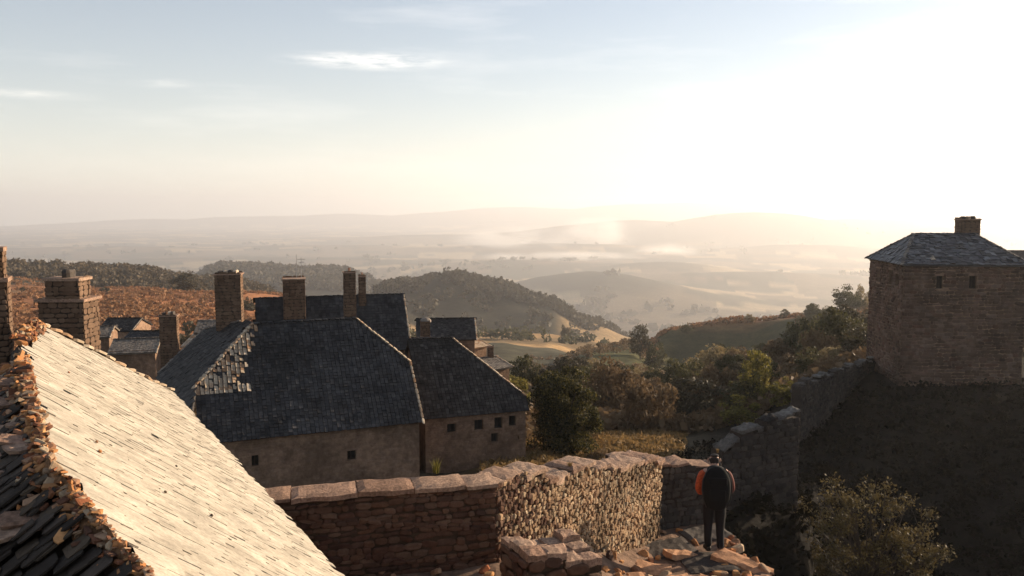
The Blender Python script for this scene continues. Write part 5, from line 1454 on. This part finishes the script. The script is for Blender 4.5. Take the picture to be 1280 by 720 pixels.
# ---- banks of mist low in the valley
mm_ = bpy.data.materials.new('mist'); mm_.use_nodes = True
n2_, l2_ = mm_.node_tree.nodes, mm_.node_tree.links; n2_.clear()
o_ = n2_.new('ShaderNodeOutputMaterial'); v_ = n2_.new('ShaderNodeVolumePrincipled')
v_.inputs['Color'].default_value = (0.95, 0.93, 0.9, 1); v_.inputs['Density'].default_value = 4.0e-3; v_.inputs['Anisotropy'].default_value = 0.4
l2_.new(v_.outputs[0], o_.inputs['Volume'])
tc_ = n2_.new('ShaderNodeTexCoord'); ln_ = n2_.new('ShaderNodeVectorMath'); ln_.operation = 'LENGTH'; l2_.new(tc_.outputs['Object'], ln_.inputs[0])
mr_ = n2_.new('ShaderNodeMapRange'); mr_.interpolation_type = 'SMOOTHSTEP'; mr_.inputs[1].default_value = .95; mr_.inputs[2].default_value = .15; l2_.new(ln_.outputs['Value'], mr_.inputs[0])
gm_ = n2_.new('ShaderNodeNewGeometry'); mp_ = n2_.new('ShaderNodeMapping'); mp_.inputs['Scale'].default_value = (.0042, .002, .011); l2_.new(gm_.outputs['Position'], mp_.inputs['Vector'])
ns_ = n2_.new('ShaderNodeTexNoise'); ns_.inputs['Scale'].default_value = 1.0; ns_.inputs['Detail'].default_value = 3; l2_.new(mp_.outputs[0], ns_.inputs['Vector'])
mr2 = n2_.new('ShaderNodeMapRange'); mr2.inputs[1].default_value = .38; mr2.inputs[2].default_value = .68; mr2.inputs[4].default_value = 7e-3; l2_.new(ns_.outputs['Fac'], mr2.inputs[0])
mu_ = n2_.new('ShaderNodeMath'); mu_.operation = 'MULTIPLY'; l2_.new(mr_.outputs[0], mu_.inputs[0]); l2_.new(mr2.outputs[0], mu_.inputs[1]); l2_.new(mu_.outputs[0], v_.inputs['Density'])
def mist(px, py, Y, wpx, hpx, dep):
    c_ = at(px, py, Y); bm = bmesh.new(); bmesh.ops.create_icosphere(bm, subdivisions=3, radius=1.0)
    for v in bm.verts: v.co *= 1 + .16 * math.sin(v.co.x * 3 + px) * math.cos(v.co.y * 4 + py)
    me = bpy.data.meshes.new('mist_bank'); bm.to_mesh(me); bm.free(); me.materials.append(mm_)
    o = link('mist_bank', me, None, c_, None, (wpx / F * Y / 2, dep, hpx / F * Y / 2)); tag(o, 'pale mist lying in a fold of the valley', kind='stuff')
for a in ((640, 300, 5200, 190, 44, 500), (745, 292, 5600, 120, 56, 500), (835, 322, 4600, 120, 46, 400), (930, 345, 3600, 220, 26, 350), (700, 325, 4400, 330, 26, 500)): mist(*a)

# ------------------------------------------------------------------ the person on the ledge
def skin(name, verts, edges, radii, mat, parent, sub=2):
    me = bpy.data.meshes.new(name); me.from_pydata(verts, edges, []); me.materials.append(mat)
    o = link(name, me, parent)
    m = o.modifiers.new('skin', 'SKIN'); m.use_smooth_shade = True
    lay = me.skin_vertices[0].data
    for i, r in enumerate(radii):
        lay[i].radius = (r, r) if not isinstance(r, tuple) else r
    lay[0].use_root = True
    if sub: s_ = o.modifiers.new('sub', 'SUBSURF'); s_.levels = sub; s_.render_levels = sub
    return o
def person():
    px, py, Y = 892, 692, 14.95
    p = at(px, py, Y); p.z = terrace_z(p.x, Y) + .05
    r = empty('person', p, 'person with orange-red sleeves and a big black backpack standing on the ledge, head bowed', 'person', rotz=rad(-6)); r.scale = (1.06, 1.06, 1.09)
    skin_m = plain('skin', (0.42, 0.25, 0.18), 0.6); coat = plain('orange_red_jacket', (0.40, 0.07, 0.022), 0.8, 0, 30, .8); blk = plain('black_cloth', (0.010, 0.010, 0.012), 0.85)
    trs = plain('dark_trousers', (0.014, 0.013, 0.014), 0.9); pack = plain('black_backpack', (0.005, 0.005, 0.005), 0.9); pipe = plain('grey_piping', (0.05, 0.047, 0.044), 0.6)
    cap = plain('dark_knit_hat', (0.05, 0.042, 0.038), 0.9); red = plain('deep_red_sleeve', (0.12, 0.022, 0.012), 0.8); boot = plain('dark_boots', (0.03, 0.022, 0.016), 0.7)
    v = [(0, 0, .95), (0, .0, 1.12), (0, .02, 1.32), (0, .07, 1.43), (0, .11, 1.49), (0, .18, 1.55), (0, .22, 1.63)]
    e = [(0, 1), (1, 2), (2, 3), (3, 4), (4, 5), (5, 6)]; rd = [(.15, .11), (.13, .10), (.15, .11), .058, .07, .098, .07]
    for s in (-1, 1):
        b = len(v)
        v += [(s * .17, .02, 1.40), (s * .245, .0, 1.13), (s * .20, .18, .98), (s * .185, .235, .955), (s * .175, .30, .935)]
        rd += [.065, .045, .032, .028, .034]; e += [(2, b), (b, b + 1), (b + 1, b + 2), (b + 2, b + 3), (b + 3, b + 4)]
        palm = b + 4
        for fi, (ox, L_) in enumerate(((-.028, .062), (-.010, .074), (.010, .070), (.027, .055))):
            q = len(v); x0 = s * .175 + s * ox; v += [(x0, .335, .925), (x0, .335 + L_ * .6, .908), (x0, .335 + L_ * .85, .880)]
            rd += [.0095, .0088, .0075]; e += [(palm, q), (q, q + 1), (q + 1, q + 2)]
        q = len(v); v += [(s * .135, .275, .935), (s * .12, .315, .918)]; rd += [.011, .009]; e += [(b + 3, q), (q, q + 1)]
        b = len(v)
        fo = .10 if s < 0 else -.04; v += [(s * .09, 0, .88), (s * .10, .03 + fo * .4, .48), (s * .105 + (.03 if s < 0 else 0), -.02 + fo, .10), (s * .115 + (.03 if s < 0 else 0), .10 + fo, .045)]; rd += [.085, .045, .028, .025]
        e += [(0, b), (b, b + 1), (b + 1, b + 2), (b + 2, b + 3)]
    body = skin('body', v, e, rd, skin_m, r, 1)
    # clothing
    jv = [(0, 0, .78), (0, 0, .90), (0, .0, 1.10), (0, .02, 1.30), (0, .04, 1.40), (0, .08, 1.50)]; je = [(0, 1), (1, 2), (2, 3), (3, 4), (4, 5)]; jr = [(.20, .16), (.21, .16), (.20, .15), (.21, .155), (.20, .14), (.10, .10)]
    skin('coat', jv, je, jr, blk, r, 2)
    for s in (-1, 1):
        skin('sleeve', [(s * .16, .02, 1.42), (s * .235, .01, 1.30), (s * .275, .0, 1.13), (s * .25, .09, 1.04), (s * .21, .18, .985)], [(0, 1), (1, 2), (2, 3), (3, 4)], [.085, .080, .068, .060, .050], coat if s < 0 else red, r, 2)
        skin('trouser_leg', [(s * .085, 0, .93), (s * .10, .01, .72), (s * .10, .035, .48), (s * .105, .0, .28), (s * .108 + (.03 if s < 0 else 0), -.015 + (.10 if s < 0 else -.04), .10)], [(0, 1), (1, 2), (2, 3), (3, 4)], [.115, .10, .078, .068, .066], trs, r, 2)
        fo = .10 if s < 0 else -.04; skin('boot', [(s * .108 + (.03 if s < 0 else 0), -.05 + fo, .06), (s * .112 + (.03 if s < 0 else 0), .04 + fo, .055), (s * .13, .14 + fo, .045)], [(0, 1), (1, 2)], [.062, .055, .045], boot, r, 2)
    # backpack: rounded sack, lid, piping, side pockets
    g = Geo(); k = 14; rings = []
    prof = [(.82, .10, .06), (.87, .17, .10), (1.0, .225, .14), (1.18, .25, .16), (1.33, .24, .155), (1.45, .19, .13), (1.53, .12, .09), (1.56, .04, .04)]
    g2 = []
    for z, wx, wy in prof:
        rings.append([Vector((wx * math.copysign(abs(math.cos(t)) ** .8, math.cos(t)), -.20 + wy * math.copysign(abs(math.sin(t)) ** .8, math.sin(t)), z)) for t in [2 * PI * i / k for i in range(k)]])
    vs_ = [q for rg in rings for q in rg]; f = [(i * k + j, i * k + (j + 1) % k, (i + 1) * k + (j + 1) % k, (i + 1) * k + j) for i in range(len(prof) - 1) for j in range(k)]
    f.append(tuple(range(k))[::-1]); f.append(tuple((len(prof) - 1) * k + j for j in range(k)))
    bp = link('backpack', mesh_of('backpack', vs_, f, pack, smooth=True), r)
    bp.modifiers.new('sub', 'SUBSURF').render_levels = 1
    for s in (-1, 1):
        pts = [Vector((s * wx * .98, -.20 - wy * .25, z)) for z, wx, wy in prof[1:7]]
        link('piping', mesh_of('piping', *(lambda G: (G.v, G.f))(Geo().tube(pts, [.009] * len(pts), 5)), pipe, smooth=True), bp)
        pts = [Vector((s * .12, -.06, 1.42)), Vector((s * .14, .10, 1.42)), Vector((s * .15, .17, 1.28)), Vector((s * .16, .12, 1.08)), Vector((s * .17, -.08, 1.0))]
        link('strap', mesh_of('strap', *(lambda G: (G.v, G.f))(Geo().tube(pts, [.022] * 5, 6)), blk, smooth=True), bp)
    pts = [Vector((-.06, -.17, 1.48)), Vector((-.03, -.2, 1.525)), Vector((.03, -.2, 1.525)), Vector((.06, -.17, 1.48))]
    link('carry_loop', mesh_of('carry_loop', *(lambda G: (G.v, G.f))(Geo().tube(pts, [.009] * 4, 5)), pipe, smooth=True), bp)
    skin('hair', [(0, .10, 1.47), (0, .14, 1.54), (0, .17, 1.60)], [(0, 1), (1, 2)], [.062, .095, .095], plain('dark_hair', (0.03, 0.022, 0.018), 0.9), r, 2)
    for z0, z1, w_ in ((1.02, 1.20, .13), (1.28, 1.40, .15)):
        Gp = Geo().box(Vector((0, -.325, 0)), Vector((1, 0, 0)), UP, Vector((0, -1, 0)), -w_, w_, z0, z1, 0, .035)
        pk = link('pocket', mesh_of('pocket', Gp.v, Gp.f, pack), bp); bv = pk.modifiers.new('bevel', 'BEVEL'); bv.width = .02; bv.segments = 3
    # hat and face
    skin('hat', [(0, .16, 1.59), (0, .185, 1.66)], [(0, 1)], [.105, .075], cap, r, 2)
    for s in (-1, 1):
        link('ear', mesh_of('ear', *(lambda G: (G.v, G.f))(Geo().tube([Vector((s * .092, .18, 1.52)), Vector((s * .105, .175, 1.54)), Vector((s * .10, .175, 1.58))], [.012, .016, .010], 5)), skin_m, smooth=True), r)
        link('eye', mesh_of('eye', *(lambda G: (G.v, G.f))(Geo().tube([Vector((s * .034, .275, 1.545)), Vector((s * .034, .283, 1.543))], [.011, .008], 6)), pipe, smooth=True), r)
    link('nose', mesh_of('nose', *(lambda G: (G.v, G.f))(Geo().tube([Vector((0, .275, 1.55)), Vector((0, .302, 1.51)), Vector((0, .285, 1.50))], [.010, .016, .010], 6)), skin_m, smooth=True), r)
    link('mouth', mesh_of('mouth', *(lambda G: (G.v, G.f))(Geo().tube([Vector((-.025, .268, 1.475)), Vector((0, .278, 1.473)), Vector((.025, .268, 1.475))], [.006, .008, .006], 5)), coat, smooth=True), r)
person()
